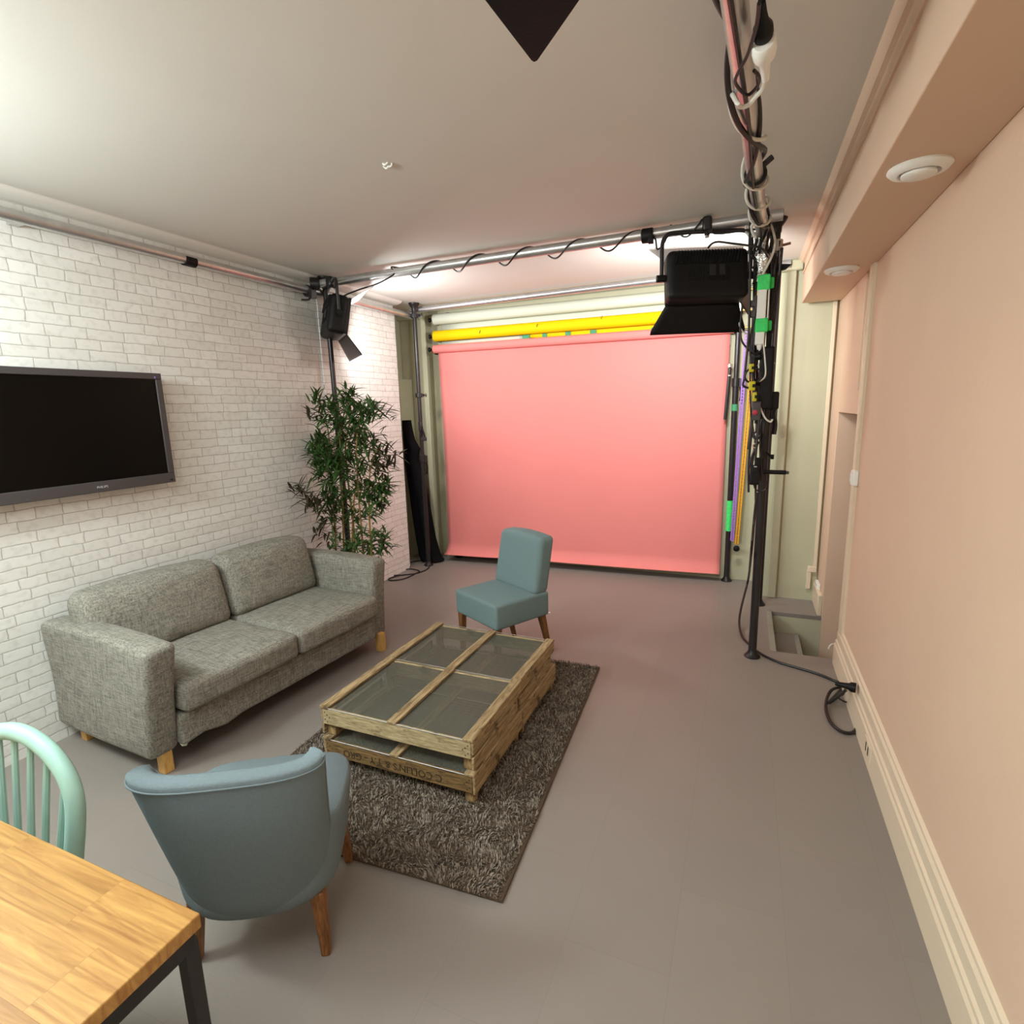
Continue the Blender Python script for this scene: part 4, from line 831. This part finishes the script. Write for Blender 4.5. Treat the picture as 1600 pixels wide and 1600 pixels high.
# ================================================================ rug
RX0, RX1, RY0, RY1 = -1.905, -.700, 1.325, 3.02
rug = thing('rug', 'grey brown shaggy rug under the stacked wooden trays', 'rug', ((RX0+RX1)/2, (RY0+RY1)/2, 0), math.radians(3.2))
rw, rl_ = (RX1-RX0), (RY1-RY0)
b = MB(); b.rbox((0, 0, .006), (rw, rl_, .012), .004, 4); b.build('backing', 'rug_edge', rug, smooth=True)
b = MB()
b.tube([(-rw/2, -rl_/2, .008), (-rw/2, rl_/2, .008)], .006, 6, 1); b.build('binding', 'rug_edge', rug)
b = MB(); b.tube([(rw/2, -rl_/2, .008), (rw/2, rl_/2, .008)], .006, 6, 1); b.build('binding', 'rug_edge', rug)
b = MB(); rnd = random.Random(3)
for i in range(46000):
    x = rnd.uniform(-rw/2+.004, rw/2-.004); y = rnd.uniform(-rl_/2-.004, rl_/2+.004)
    k = noise.noise(Vector((x*14, y*14, 0))); k2 = noise.noise(Vector((x*14, y*14, 5)))
    a = rnd.uniform(0, 2*PI); ln = rnd.uniform(.012, .024); lx = math.cos(a)*.008+k*.02; ly = math.sin(a)*.008+k2*.02
    wx, wy = -math.sin(a)*.0022, math.cos(a)*.0022; z0 = .010
    b.v += [Vector((x-wx, y-wy, z0)), Vector((x+wx, y+wy, z0)), Vector((x+lx*.5+wx, y+ly*.5+wy, z0+ln*.65)), Vector((x+lx*.5-wx, y+ly*.5-wy, z0+ln*.65)), Vector((x+lx, y+ly, z0+ln*.8))]
    n = len(b.v); b.f += [(n-5, n-4, n-3, n-2), (n-2, n-3, n-1)]
me = bpy.data.meshes.new('pile'); me.from_pydata([tuple(v) for v in b.v], [], b.f)
o = bpy.data.objects.new('pile', me); C.objects.link(o); me.materials.append(M['rug']); o.parent = rug; o['kind'] = 'stuff'

# ================================================================ stacked trays used as a low table
TX0, TX1, TYN, TYM, TYF = -1.655, -.925, 1.700, 2.215, 2.720
def tray(lab, x, y, z, dy, zs, top, rotz=0, txt=False, skew=0):
    # upside-down potato tray: wire bottom upmost, battens over it, boards round the rim, corner posts pointing down
    t = thing('wooden_tray', lab, 'wooden tray', (x, y, z), rotz, 'wooden trays stacked as a low table')
    W = TX1-TX0; hx = W/2; hy = dy/2; zt = zs
    for s in (-1, 1):
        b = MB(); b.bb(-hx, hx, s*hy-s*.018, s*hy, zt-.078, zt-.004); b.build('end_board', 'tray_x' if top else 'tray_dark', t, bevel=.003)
        for k in range(2 if top else 1):   # side boards
            z1 = zt-.004-k*.068; z0 = z1-(.054 if top else .080)
            b = MB(); b.bb(s*hx, s*hx+s*.012, -hy+.002, hy-(.075 if top and k else .002), z0, z1); b.build('side_board', 'tray_y', t, bevel=.003)
        b = MB(); b.bb(s*hx-s*.045+s*.012, s*hx+s*.012, -hy-.004, hy+.004, zt-.003, zt+.010); b.build('batten', 'tray_y', t, bevel=.003)
        for s2 in (-1, 1):
            b = MB(); b.bb(s*(hx-.045), s*(hx-.002), s2*(hy-.045), s2*(hy-.02), -.0+.002, zt-.005); b.build('corner_post', 'tray_z', t, bevel=.003)
            b = MB()
            for q in range(5): b.cyl((s*(hx-.012-.012*(q % 3)), s2*(hy+.0002), zt-.02-.011*q), (s*(hx-.012-.012*(q % 3)), s2*(hy+.0015), zt-.02-.011*q), .0028, 8)
            b.build('nail_heads', 'stencil', t)
    b = MB(); b.bb(-.022, .022, -hy-.003, hy+.003, zt-.003, zt+.010); b.build('batten', 'tray_y', t, bevel=.003)
    b = MB(); b.bb(-hx+.01, hx-.01, -hy+.004, hy-.004, zt-.006, zt-.0045); b.build('wire_netting', 'wire', t)
    b = MB(); b.tube([(-hx+.01, -hy-.001, zt+.001), (hx-.01, -hy-.001, zt+.001)], .002, 6, 1); b.tube([(-hx+.01, hy+.001, zt+.001), (hx-.01, hy+.001, zt+.001)], .002, 6, 1); b.build('netting_edge', 'alu', t)
    if txt:
        mt = Matrix.Translation((-.02, -hy-.001, zt-.045)) @ Matrix(((1, 0, 0, 0), (0, 0, -1, 0), (0, 1, 0, 0), (0, 0, 0, 1))) @ Matrix.Rotation(PI, 4, 'Z')
        text_mesh("C COLLIN'S & T.Y - GRO", .046, mt, 'stencil', t, 'stencil_lettering')
    return t
LZ = .013; h1 = .139; h2 = .140
cx = (TX0+TX1)/2
def place(lab, yc, z, dy, zs, top, r, txt=False, dx=0): tray(lab, cx+dx, yc, z, dy, zs, top, r, txt)
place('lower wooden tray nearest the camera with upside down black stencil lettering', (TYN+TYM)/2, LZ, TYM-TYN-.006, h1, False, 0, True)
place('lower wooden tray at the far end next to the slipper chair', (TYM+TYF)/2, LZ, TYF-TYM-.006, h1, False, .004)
place('top wooden tray nearest the camera with pale front board', (TYN+TYM)/2, LZ+h1+.011, TYM-TYN-.006, h2, True, 0)
place('top wooden tray at the far end with a loose gap along its right edge', (TYM+TYF)/2, LZ+h1+.011, TYF-TYM-.006, h2-.006, True, -.012, False, -.008)

# ================================================================ sofa
SL, SD = 1.56, .86
so = thing('sofa', 'grey slub linen two seat sofa on birch legs against the brick wall', 'sofa', (-3.080, 1.405, 0), math.radians(85.6))
# local x along the length away from the camera, local -y towards the room
def arm_fn(x0):
    def fn(p, u):
        lean = (p.z/.51)*(.11 if x0 < .5 else .05)+(.0 if x0 < .5 else -.02) if p.y < 0 else 0
        q = Vector(p); 
        if p.y < 0: q.y -= lean*(-p.y/(SD/2))
        q.x += .006*math.sin(p.z*9+p.y*5)
        if p.z > .18: q.z += .012*(1-(u[1])**2)-.012*u[1]*0
        return q
    return fn
for x0, x1 in ((0, .135), (SL-.135, SL)):
    b = MB(); b.rbox(((x0+x1)/2, -SD/2+.018, .362), (x1-x0, SD-.035, .536), .035, 8, arm_fn(x0)); b.build('armrest', 'linen', so, smooth=True, angle=60)
b = MB(); b.rbox((SL/2, -.09, .38), (SL-.24, .16, .54), .04, 8); b.build('back_frame', 'linen', so, smooth=True, angle=60)
def skirt_fn(p, u):
    q = Vector(p)
    if p.y < 0:
        k = max(0, 1-abs(p.x+.50)/.28); q.z += -.012*k*math.sin((p.x+.5)*18) if p.z < 0 else 0
        q.y -= .010*k*math.sin((p.x+p.z)*34)
    return q
b = MB(); b.rbox((SL/2, -SD/2, .188), (SL-.26, SD-.10, .154), .02, 26, skirt_fn); b.build('base_cover', 'linen', so, smooth=True, angle=60)
b = MB(); b.box((.150, -SD+.075, .118), (.022, .02, .025), (.3, .4, 0)); b.build('lining_tag', 'white_paper', so)
sx0, sx1 = .135, SL-.135; mid = (sx0+sx1)/2
for a, c_ in ((sx0, mid), (mid, sx1)):
    def cf_(p, u):
        q = Vector(p); q.z += (.016 if p.z > 0 else .004)*(1-u[0]**2)*(1-u[1]**2)
        if p.y < -.2: q.y -= .010*(1-u[0]**2)
        q.z += .004*noise.noise(Vector((p.x*6+a*9, p.y*6, 1)))
        return q
    b = MB(); b.rbox(((a+c_)/2, -.53, .345), (c_-a-.004, .66, .14), .035, 14, cf_); o = b.build('seat_cushion', 'linen', so, smooth=True, angle=70)
    def bf_(p, u):
        q = Vector(p); s = 1-u[0]**2; r_ = max(0, 1-abs(u[2])**3)
        q.y += (-.035 if p.y < 0 else .02)*s*r_
        q.z += .018*s if p.z > 0 else 0
        q.x *= 1-.03*max(0, u[2])
        q.y += (p.z+.19)*.20            # leans back
        q += Vector((0, .006, 0))*noise.noise(Vector((p.x*7+a*5, p.z*7, 2)))
        return q
    a2 = a-.085 if a < .2 else a
    b = MB(); b.rbox(((a2+c_)/2, -.268, .585), (c_-a2-.006, .17, .36), .055, 12, bf_); b.build('back_cushion', 'linen', so, smooth=True, angle=70)
for lx, ly in ((.085, -SD+.130), (SL-.075, -SD+.075), (.075, -.10), (SL-.075, -.10)):
    b = MB(); b.prism([(lx-.022, ly-.03, 0), (lx+.022, ly-.03, 0), (lx+.022, ly+.022, 0), (lx-.022, ly+.022, 0)], (0, 0, .125)); b.build('leg', 'birch', so, bevel=.003)

# ================================================================ slipper chair in front of the backdrop
ch = thing('slipper_chair', 'blue grey slipper chair with brown legs standing before the pink backdrop', 'chair', (-1.375, 3.035, 0), math.radians(-29))
def sf(p, u):
    q = Vector(p)
    if p.z > 0: q.z += .012*(1-u[0]**2)*(1-u[1]**2)
    return q
b = MB(); b.rbox((0, 0, .362), (.44, .42, .155), .018, 8, sf); b.build('seat', 'teal_fabric', ch, smooth=True, angle=60)
def kf(p, u):
    q = Vector(p); h_ = p.z+.18
    q.y += h_*.20+.025*(u[0]**2)*(-1)*.4+(.012*(1-u[0]**2)*(-1) if p.y < 0 else .01)
    q.x *= 1-.03*(u[2]+1)/2
    q.z += .012*(1-u[0]**2) if p.z > .1 else 0
    return q
b = MB(); b.rbox((0, .155, .605), (.43, .105, .35), .03, 10, kf); b.build('backrest', 'teal_fabric', ch, smooth=True, angle=60)
for x, y, ox, oy in ((-.19, -.18, 0, -.005), (.19, -.18, 0, -.005), (-.185, .17, -.0, .07), (.185, .17, .0, .07)):
    b = MB(); b.prism([(x-.02, y-.02, .29), (x+.02, y-.02, .29), (x+.02, y+.02, .29), (x-.02, y+.02, .29)], (0, 0, .0))
    s = .6; vs = [Vector((x+a_*.021, y+b_*.021, .285)) for a_, b_ in ((-1, -1), (1, -1), (1, 1), (-1, 1))]+[Vector((x+ox+a_*.021*s, y+oy+b_*.021*s, 0)) for a_, b_ in ((-1, -1), (1, -1), (1, 1), (-1, 1))]
    b = MB(); b.add(vs, [(0, 1, 2, 3), (7, 6, 5, 4)]+[(i, 4+i, 4+(i+1) % 4, (i+1) % 4) for i in range(4)]); b.build('leg', 'oak_leg', ch, bevel=.004)

# ================================================================ tub armchair, seen from behind
ac = thing('tub_armchair', 'grey blue tub armchair seen from behind beside the wooden table', 'armchair', (-1.288, 1.041, 0), math.radians(31))
def plan(t, z):          # outer shell plan at height z, t in -1..1 across the back
    k = max(0, min(1, (z-.17)/.55))
    hw = .205+.040*k**1.3+.0*k; yb = -.200-.045*k+.035*(1-k)**3
    a = t*PI/2
    e = .9-.25*k
    x = hw*math.copysign(abs(math.sin(a))**e, t); dep = .16-.115*k
    y = yb+dep*(1-math.cos(a)**1.0)
    return x, y
def topz(t): return .668+.022*abs(t)**2.5
def outer(u, v):
    t = -1+2*u; z0 = .185+.0*abs(t); z1 = topz(t); z = z0+(z1-z0)*v
    x, y = plan(t, z)
    if v < .12: s = .9+.1*math.sqrt(max(0, 1-(1-v/.12)**2)); x *= s; y *= s
    return Vector((x, y, z))
NU, NV = 33, 20; th = .062
b = MB(); vs = []
prof = [(v/(NV-1), 0) for v in range(NV)]
rows = []
for v in range(NV): rows.append([outer(u/(NU-1), v/(NV-1)) for u in range(NU)])
def inward(u, p, d):
    t = -1+2*u; nx, ny = -math.sin(t*PI/2)*.85, 1.0-.35*abs(t); l = math.hypot(nx, ny); return Vector((p.x+nx/l*d, p.y+ny/l*d, p.z))
tops = rows[-1]
for d, dz in ((.006, .006), (.018, .010), (.038, .010), (.054, .004), (.060, -.010)):
    rows.append([inward(u/(NU-1), tops[u], d)+Vector((0, 0, dz)) for u in range(NU)])
for z_ in (.60, .50, .40, .34):
    r_ = []
    for u in range(NU):
        t = -1+2*u/(NU-1); x, y = plan(t, z_); r_.append(inward(u/(NU-1), Vector((x, y, z_)), th+.01))
    rows.append(r_)
vs = [p for r_ in rows for p in r_]; nr = len(rows)
fs = [(j*NU+i, j*NU+i+1, (j+1)*NU+i+1, (j+1)*NU+i) for j in range(nr-1) for i in range(NU-1)]
fs.append(tuple(j*NU for j in range(nr))); fs.append(tuple(reversed([j*NU+NU-1 for j in range(nr)]))); fs.append(tuple(range(NU))[::-1]); fs.append(tuple((nr-1)*NU+i for i in range(NU)))
b.add(vs, fs); b.build('backrest', 'blue_fabric', ac, smooth=True, angle=62)
def sidecurve(s):
    out = []
    return out
b = MB(); P_ = [tuple(tops[u]+Vector((0, -.001, -.012))) for u in range(0, NU, 2)]
ed = [tuple(rows[j][NU-1]) for j in range(NV-1, 5, -3)]; ed0 = [tuple(rows[j][0]) for j in range(6, NV, 3)]
b.tube(ed0+P_+ed, .0028, 6, 2); b.build('piping', 'blue_piping', ac, smooth=True)
def seatf(u, v):         # seat body: bowl shaped underside, loft of superellipse sections
    a = 2*PI*u; z = .175+.255*v
    kx = .215+.035*v; ky0 = -.175; ky1 = .205+.035*v
    cs, sn = math.cos(a), math.sin(a); p = .38 if sn > 0 else .75
    x = kx*math.copysign(abs(cs)**(p if sn > 0 else .8), cs); y = (ky1 if sn > 0 else -ky0)*math.copysign(abs(sn)**p, sn)
    if v < .25: s = .80+.20*math.sqrt(max(0, 1-(1-v/.25)**2)); x *= s; y *= s
    if v > .86: s = 1-.06*((v-.86)/.14)**2; x *= s; y *= s
    return Vector((x, y, z-.02*(1 if y > 0 else 0)*0))
b = MB(); b.grid(seatf, 64, 18, True); n_ = len(b.v); base = n_-64
cpt = len(b.v); b.v.append(Vector((0, .02, .437))); b.f += [(base+i, base+(i+1) % 64, cpt) for i in range(64)]
cpb = len(b.v); b.v.append(Vector((0, 0, .172))); b.f += [((i+1) % 64, i, cpb) for i in range(64)]
b.build('seat', 'blue_fabric', ac, smooth=True, angle=62)
for x, y, ox, oy in ((-.185, -.065, -.012, -.02), (.165, -.10, .012, -.025), (-.185, .165, -.01, .05), (.185, .165, .01, .05)):
    vs = [Vector((x+a_*.020, y+b_*.024, .20)) for a_, b_ in ((-1, -1), (1, -1), (1, 1), (-1, 1))]+[Vector((x+ox+a_*.013, y+oy+b_*.016, .0)) for a_, b_ in ((-1, -1), (1, -1), (1, 1), (-1, 1))]
    b = MB(); b.add(vs, [(0, 1, 2, 3), (7, 6, 5, 4)]+[(i, 4+i, 4+(i+1) % 4, (i+1) % 4) for i in range(4)])
    b.build('leg', 'oak_leg', ac, bevel=.005)

# ================================================================ dining table at lower left
dt = thing('dining_table', 'oiled oak table top on black metal frame filling the lower left corner', 'table', (-1.6, .1, 0))
tx0, tx1, ty0, ty1, tz = -2.35, -.817, -.32, .517, .742
b = MB((-1.6, .1, 0)); b.rbox(((tx0+tx1)/2, (ty0+ty1)/2, tz-.014), (tx1-tx0, ty1-ty0, .028), .003, 4); b.build('table_top', 'table_oak', dt, smooth=True, angle=30)
b = MB((-1.6, .1, 0)); zz = tz-.028-.018
for x in (tx1-.018, tx0+.018): b.box((x, (ty0+ty1)/2, zz), (.025, ty1-ty0-.02, .030))
for y in (ty1-.018, ty0+.018): b.box(((tx0+tx1)/2, y, zz), (tx1-tx0-.03, .025, .030))
b.build('frame', 'black_metal', dt, bevel=.002)
for x in (tx1-.0185, tx0+.0185):
    for y in (ty1-.0185, ty0+.0185):
        b = MB((-1.6, .1, 0)); b.bb(x-.0125, x+.0125, y-.0125, y+.0125, 0, tz-.042); b.build('leg', 'black_metal', dt, bevel=.002)

# ================================================================ mint hoop back chair
wc = thing('hoop_back_chair', 'mint green wooden hoop back chair tucked against the oak table', 'chair', (-1.518, .40, 0))
def hp(x, z): return (x, .185+(z-.60)*.14, z)
zt_, xr_ = .860, .19
hoop = [hp(-.165, .445), hp(-.185, .60), hp(-.198, .72)]+[hp(-.198*math.cos(a), .73+(zt_-.73)*math.sin(a)) for a in [i*PI/8 for i in range(1, 8)]]+[hp(.198, .72), hp(.185, .60), hp(.165, .445)]
b = MB(); b.tube(hoop, .0185, 12, 6, flat=1.1); b.build('hoop', 'mint', wc, smooth=True)
for i in range(6):
    q = -1+2*i/5; xb = q*.115; xt = q*.163; zt2 = .73+(zt_-.73)*math.sqrt(max(0, 1-(xt/.198)**2))
    p0 = Vector(hp(xb, .445)); p1_ = Vector(hp(xt, zt2)); mid_ = (p0+p1_)/2
    b = MB(); b.tube([p0, p0.lerp(p1_, .3), p0.lerp(p1_, .6), p1_], .0085, 8, 4, rads=(.0095, .0065)); b.build('spindle', 'mint', wc, smooth=True)
b = MB(); b.lathe([(.001, .425), (.17, .425), (.205, .435), (.21, .448), (.20, .458), (.12, .452), (.001, .450)], (0, .03, 0), None, 40); b.build('seat', 'mint', wc, smooth=True, angle=60)
for sx in (-1, 1):
    for sy in (-1, 1):
        b = MB(); b.tube([(sx*.11, .03+sy*.11, .43), (sx*.15, .03+sy*.15, .2), (sx*.175, .03+sy*.18, .0)], .014, 10, 4, rads=(.016, .011)); b.build('leg', 'mint', wc, smooth=True)
b = MB(); b.tube([(-.15, -.12, .2), (.15, -.12, .2)], .009, 8, 1); b.tube([(-.15, .18, .2), (.15, .18, .2)], .009, 8, 1); b.tube([(0, -.12, .2), (0, .18, .2)], .009, 8, 1); b.build('stretcher', 'mint', wc, smooth=True)

# ================================================================ bamboo plant behind the sofa
pl_ = thing('bamboo_plant', 'tall potted bamboo with thin canes standing between sofa and brick panel', 'plant', (-2.70, 3.30, 0))
PO = Vector((-2.70, 3.30, 0))
b = MB(); b.lathe([(.001, .0), (.10, .0), (.105, .01), (.13, .24), (.137, .25), (.128, .25), (.12, .22), (.001, .21)], (0, 0, 0), None, 32); b.build('pot', 'pot', pl_, smooth=True, angle=40)
canes = [[(-2.833,3.300,0.314),(-2.820,3.300,0.625),(-2.800,3.300,0.926),(-2.777,3.300,1.315),(-2.771,3.300,1.597),(-2.799,3.300,1.668)], [(-2.767,3.340,0.308),(-2.749,3.340,0.671),(-2.763,3.340,1.020),(-2.763,3.340,1.312),(-2.691,3.340,1.548),(-2.692,3.340,1.711)], [(-2.615,3.260,0.347),(-2.611,3.260,0.648),(-2.613,3.260,0.988),(-2.598,3.260,1.319),(-2.559,3.260,1.548)], [(-2.969,3.360,0.283),(-2.948,3.360,0.654),(-2.940,3.360,1.012),(-2.926,3.360,1.359),(-2.948,3.360,1.553)], [(-2.513,3.220,0.369),(-2.506,3.220,0.567),(-2.497,3.220,0.857),(-2.466,3.220,1.139),(-2.383,3.220,1.322)], [(-2.760,3.280,0.327),(-2.733,3.280,0.534),(-2.691,3.280,0.836),(-2.648,3.280,1.032),(-2.577,3.280,1.224)]]
for cp in canes:
    base = Vector((PO.x+(cp[0][0]-PO.x)*.6, PO.y+(cp[0][1]-PO.y)*.6, .2))
    b = MB(PO); b.tube([tuple(base)]+[c_ for c_ in cp], .007, 8, 5, rads=(.0095, .004)); b.build('cane', 'stem', pl_, smooth=True)
tips = [
 ([(-2.950,3.300,1.658),(-2.818,3.300,1.598),(-2.662,3.300,1.695),(-2.575,3.300,1.593),(-2.472,3.300,1.608),(-2.695,3.300,1.651)], 20, 1.0), ([(-2.845,3.220,1.531),(-2.725,3.220,1.561),(-2.595,3.220,1.549),(-2.474,3.220,1.525),(-2.388,3.220,1.567),(-2.704,3.220,1.483),(-2.547,3.220,1.467)], 19, 1.0),
 ([(-3.002,3.340,1.361),(-2.788,3.340,1.360),(-2.665,3.340,1.398),(-2.936,3.340,1.287),(-2.841,3.340,1.254),(-3.039,3.340,1.312)], 20, 1.05), ([(-2.973,3.240,1.262),(-2.881,3.240,1.215),(-2.756,3.240,1.154),(-2.809,3.240,1.216),(-2.658,3.240,1.250),(-2.939,3.240,1.137)], 22, 1.05), ([(-2.644,3.380,1.333),(-2.571,3.380,1.310),(-2.503,3.380,1.286),(-2.725,3.380,1.300),(-2.608,3.380,1.405)], 14, .9),
 ([(-2.561,3.260,1.226),(-2.450,3.260,1.204),(-2.689,3.260,1.106),(-2.873,3.260,1.067),(-2.599,3.260,1.131)], 15, 1.0), ([(-2.873,3.300,0.983),(-2.736,3.300,0.968),(-2.643,3.300,1.005),(-2.824,3.300,0.876),(-2.929,3.300,0.871),(-2.964,3.300,0.945)], 15, .95),
 ([(-2.448,3.200,1.050),(-2.384,3.200,1.015),(-2.354,3.200,0.983),(-2.483,3.200,0.964),(-2.416,3.200,0.902),(-2.337,3.200,1.053)], 18, .9), ([(-2.681,3.320,0.770),(-2.571,3.320,0.810),(-2.834,3.320,0.761),(-2.736,3.320,0.827),(-2.924,3.320,0.792)], 13, .9), ([(-2.597,3.240,0.693),(-2.483,3.240,0.671),(-2.412,3.240,0.642),(-2.549,3.240,0.583),(-2.452,3.240,0.575),(-2.816,3.240,0.588),(-2.731,3.240,0.534),(-2.635,3.240,0.601)], 13, .85)]
thin = [([(-2.329,3.200,1.270),(-2.250,3.200,1.324),(-2.377,3.200,1.225),(-2.303,3.200,1.199),(-2.355,3.200,1.166)], 7, .95), ([(-2.978,3.020,1.036),(-2.904,3.020,1.005),(-2.824,3.020,0.943),(-2.786,3.020,0.917),(-2.867,3.020,0.923)], 8, .95), ([(-3.049,3.300,0.651),(-2.976,3.300,0.624),(-2.988,3.300,0.742)], 8, .9), ([(-2.398,3.250,0.894),(-2.409,3.250,0.625)], 6, .8), ([(-2.880,3.150,1.556),(-2.327,3.150,1.372),(-2.262,3.150,1.523)], 6, .9)]
rnd = random.Random(11)
def leaf_blade(b, o_, d, L_, w_):
    d = d.normalized(); s = d.cross(Vector((0, 0, 1)))
    s = s.normalized() if s.length > .05 else Vector((1, 0, 0)); up = s.cross(d)
    n0 = len(b.v); secs = ((0, .15), (.15, .8), (.4, 1), (.7, .65), (1, 0))
    for q, ww in secs:
        c_ = o_+d*L_*q+Vector((0, 0, -.15*L_*q*q)); h_ = w_*ww/2
        b.v += [c_-s*h_+up*h_*.5, c_, c_+s*h_+up*h_*.5]
    for i in range(4):
        a_ = n0+i*3; b.f += [(a_, a_+1, a_+4, a_+3), (a_+1, a_+2, a_+5, a_+4)]
def canopy(sets, m, nm, dark):
    b = MB(PO); tw = MB(PO)
    for pts_, cnt, sc_ in sets:
        for p in pts_:
            p = Vector(p)-PO; ax0 = Vector((p.x*.8, p.y*1.0-.2*rnd.random(), .25)) if abs(p.x)+abs(p.y) > .02 else Vector((0, -.1, .3))
            if rnd.random() < .9:
                zc = max(.3, p.z-.18); k_ = Vector((p.x*.35, p.y*.35, zc)); tw.tube([k_, k_.lerp(p, .6)+Vector((0, 0, .02)), p], .0022, 5, 3)
            for i in range(int(cnt*2.0)):
                az = rnd.uniform(0, 2*PI); el = rnd.uniform(-.75, 1.0)
                d = Vector((math.cos(az)*math.cos(el), math.sin(az)*math.cos(el), math.sin(el)))+ax0*.6
                if p.x+PO.x+d.normalized().x*.15 < -3.03: d.x = abs(d.x)*.3
                o2 = p+Vector((rnd.gauss(0, .022), rnd.gauss(0, .03), rnd.gauss(0, .028)))
                leaf_blade(b, o2, d, rnd.uniform(.085, .15)*sc_, rnd.uniform(.013, .023))
    me = bpy.data.meshes.new(nm); me.from_pydata([tuple(v) for v in b.v], [], b.f); o = bpy.data.objects.new(nm, me); C.objects.link(o); me.materials.append(M[m]); o.parent = pl_
    tw.build('twigs', 'stem' if not dark else 'leaf_dark', pl_, smooth=True); return o
canopy(tips, 'leaf', 'foliage', False); canopy(thin, 'leaf_dark', 'sparse_foliage', True)
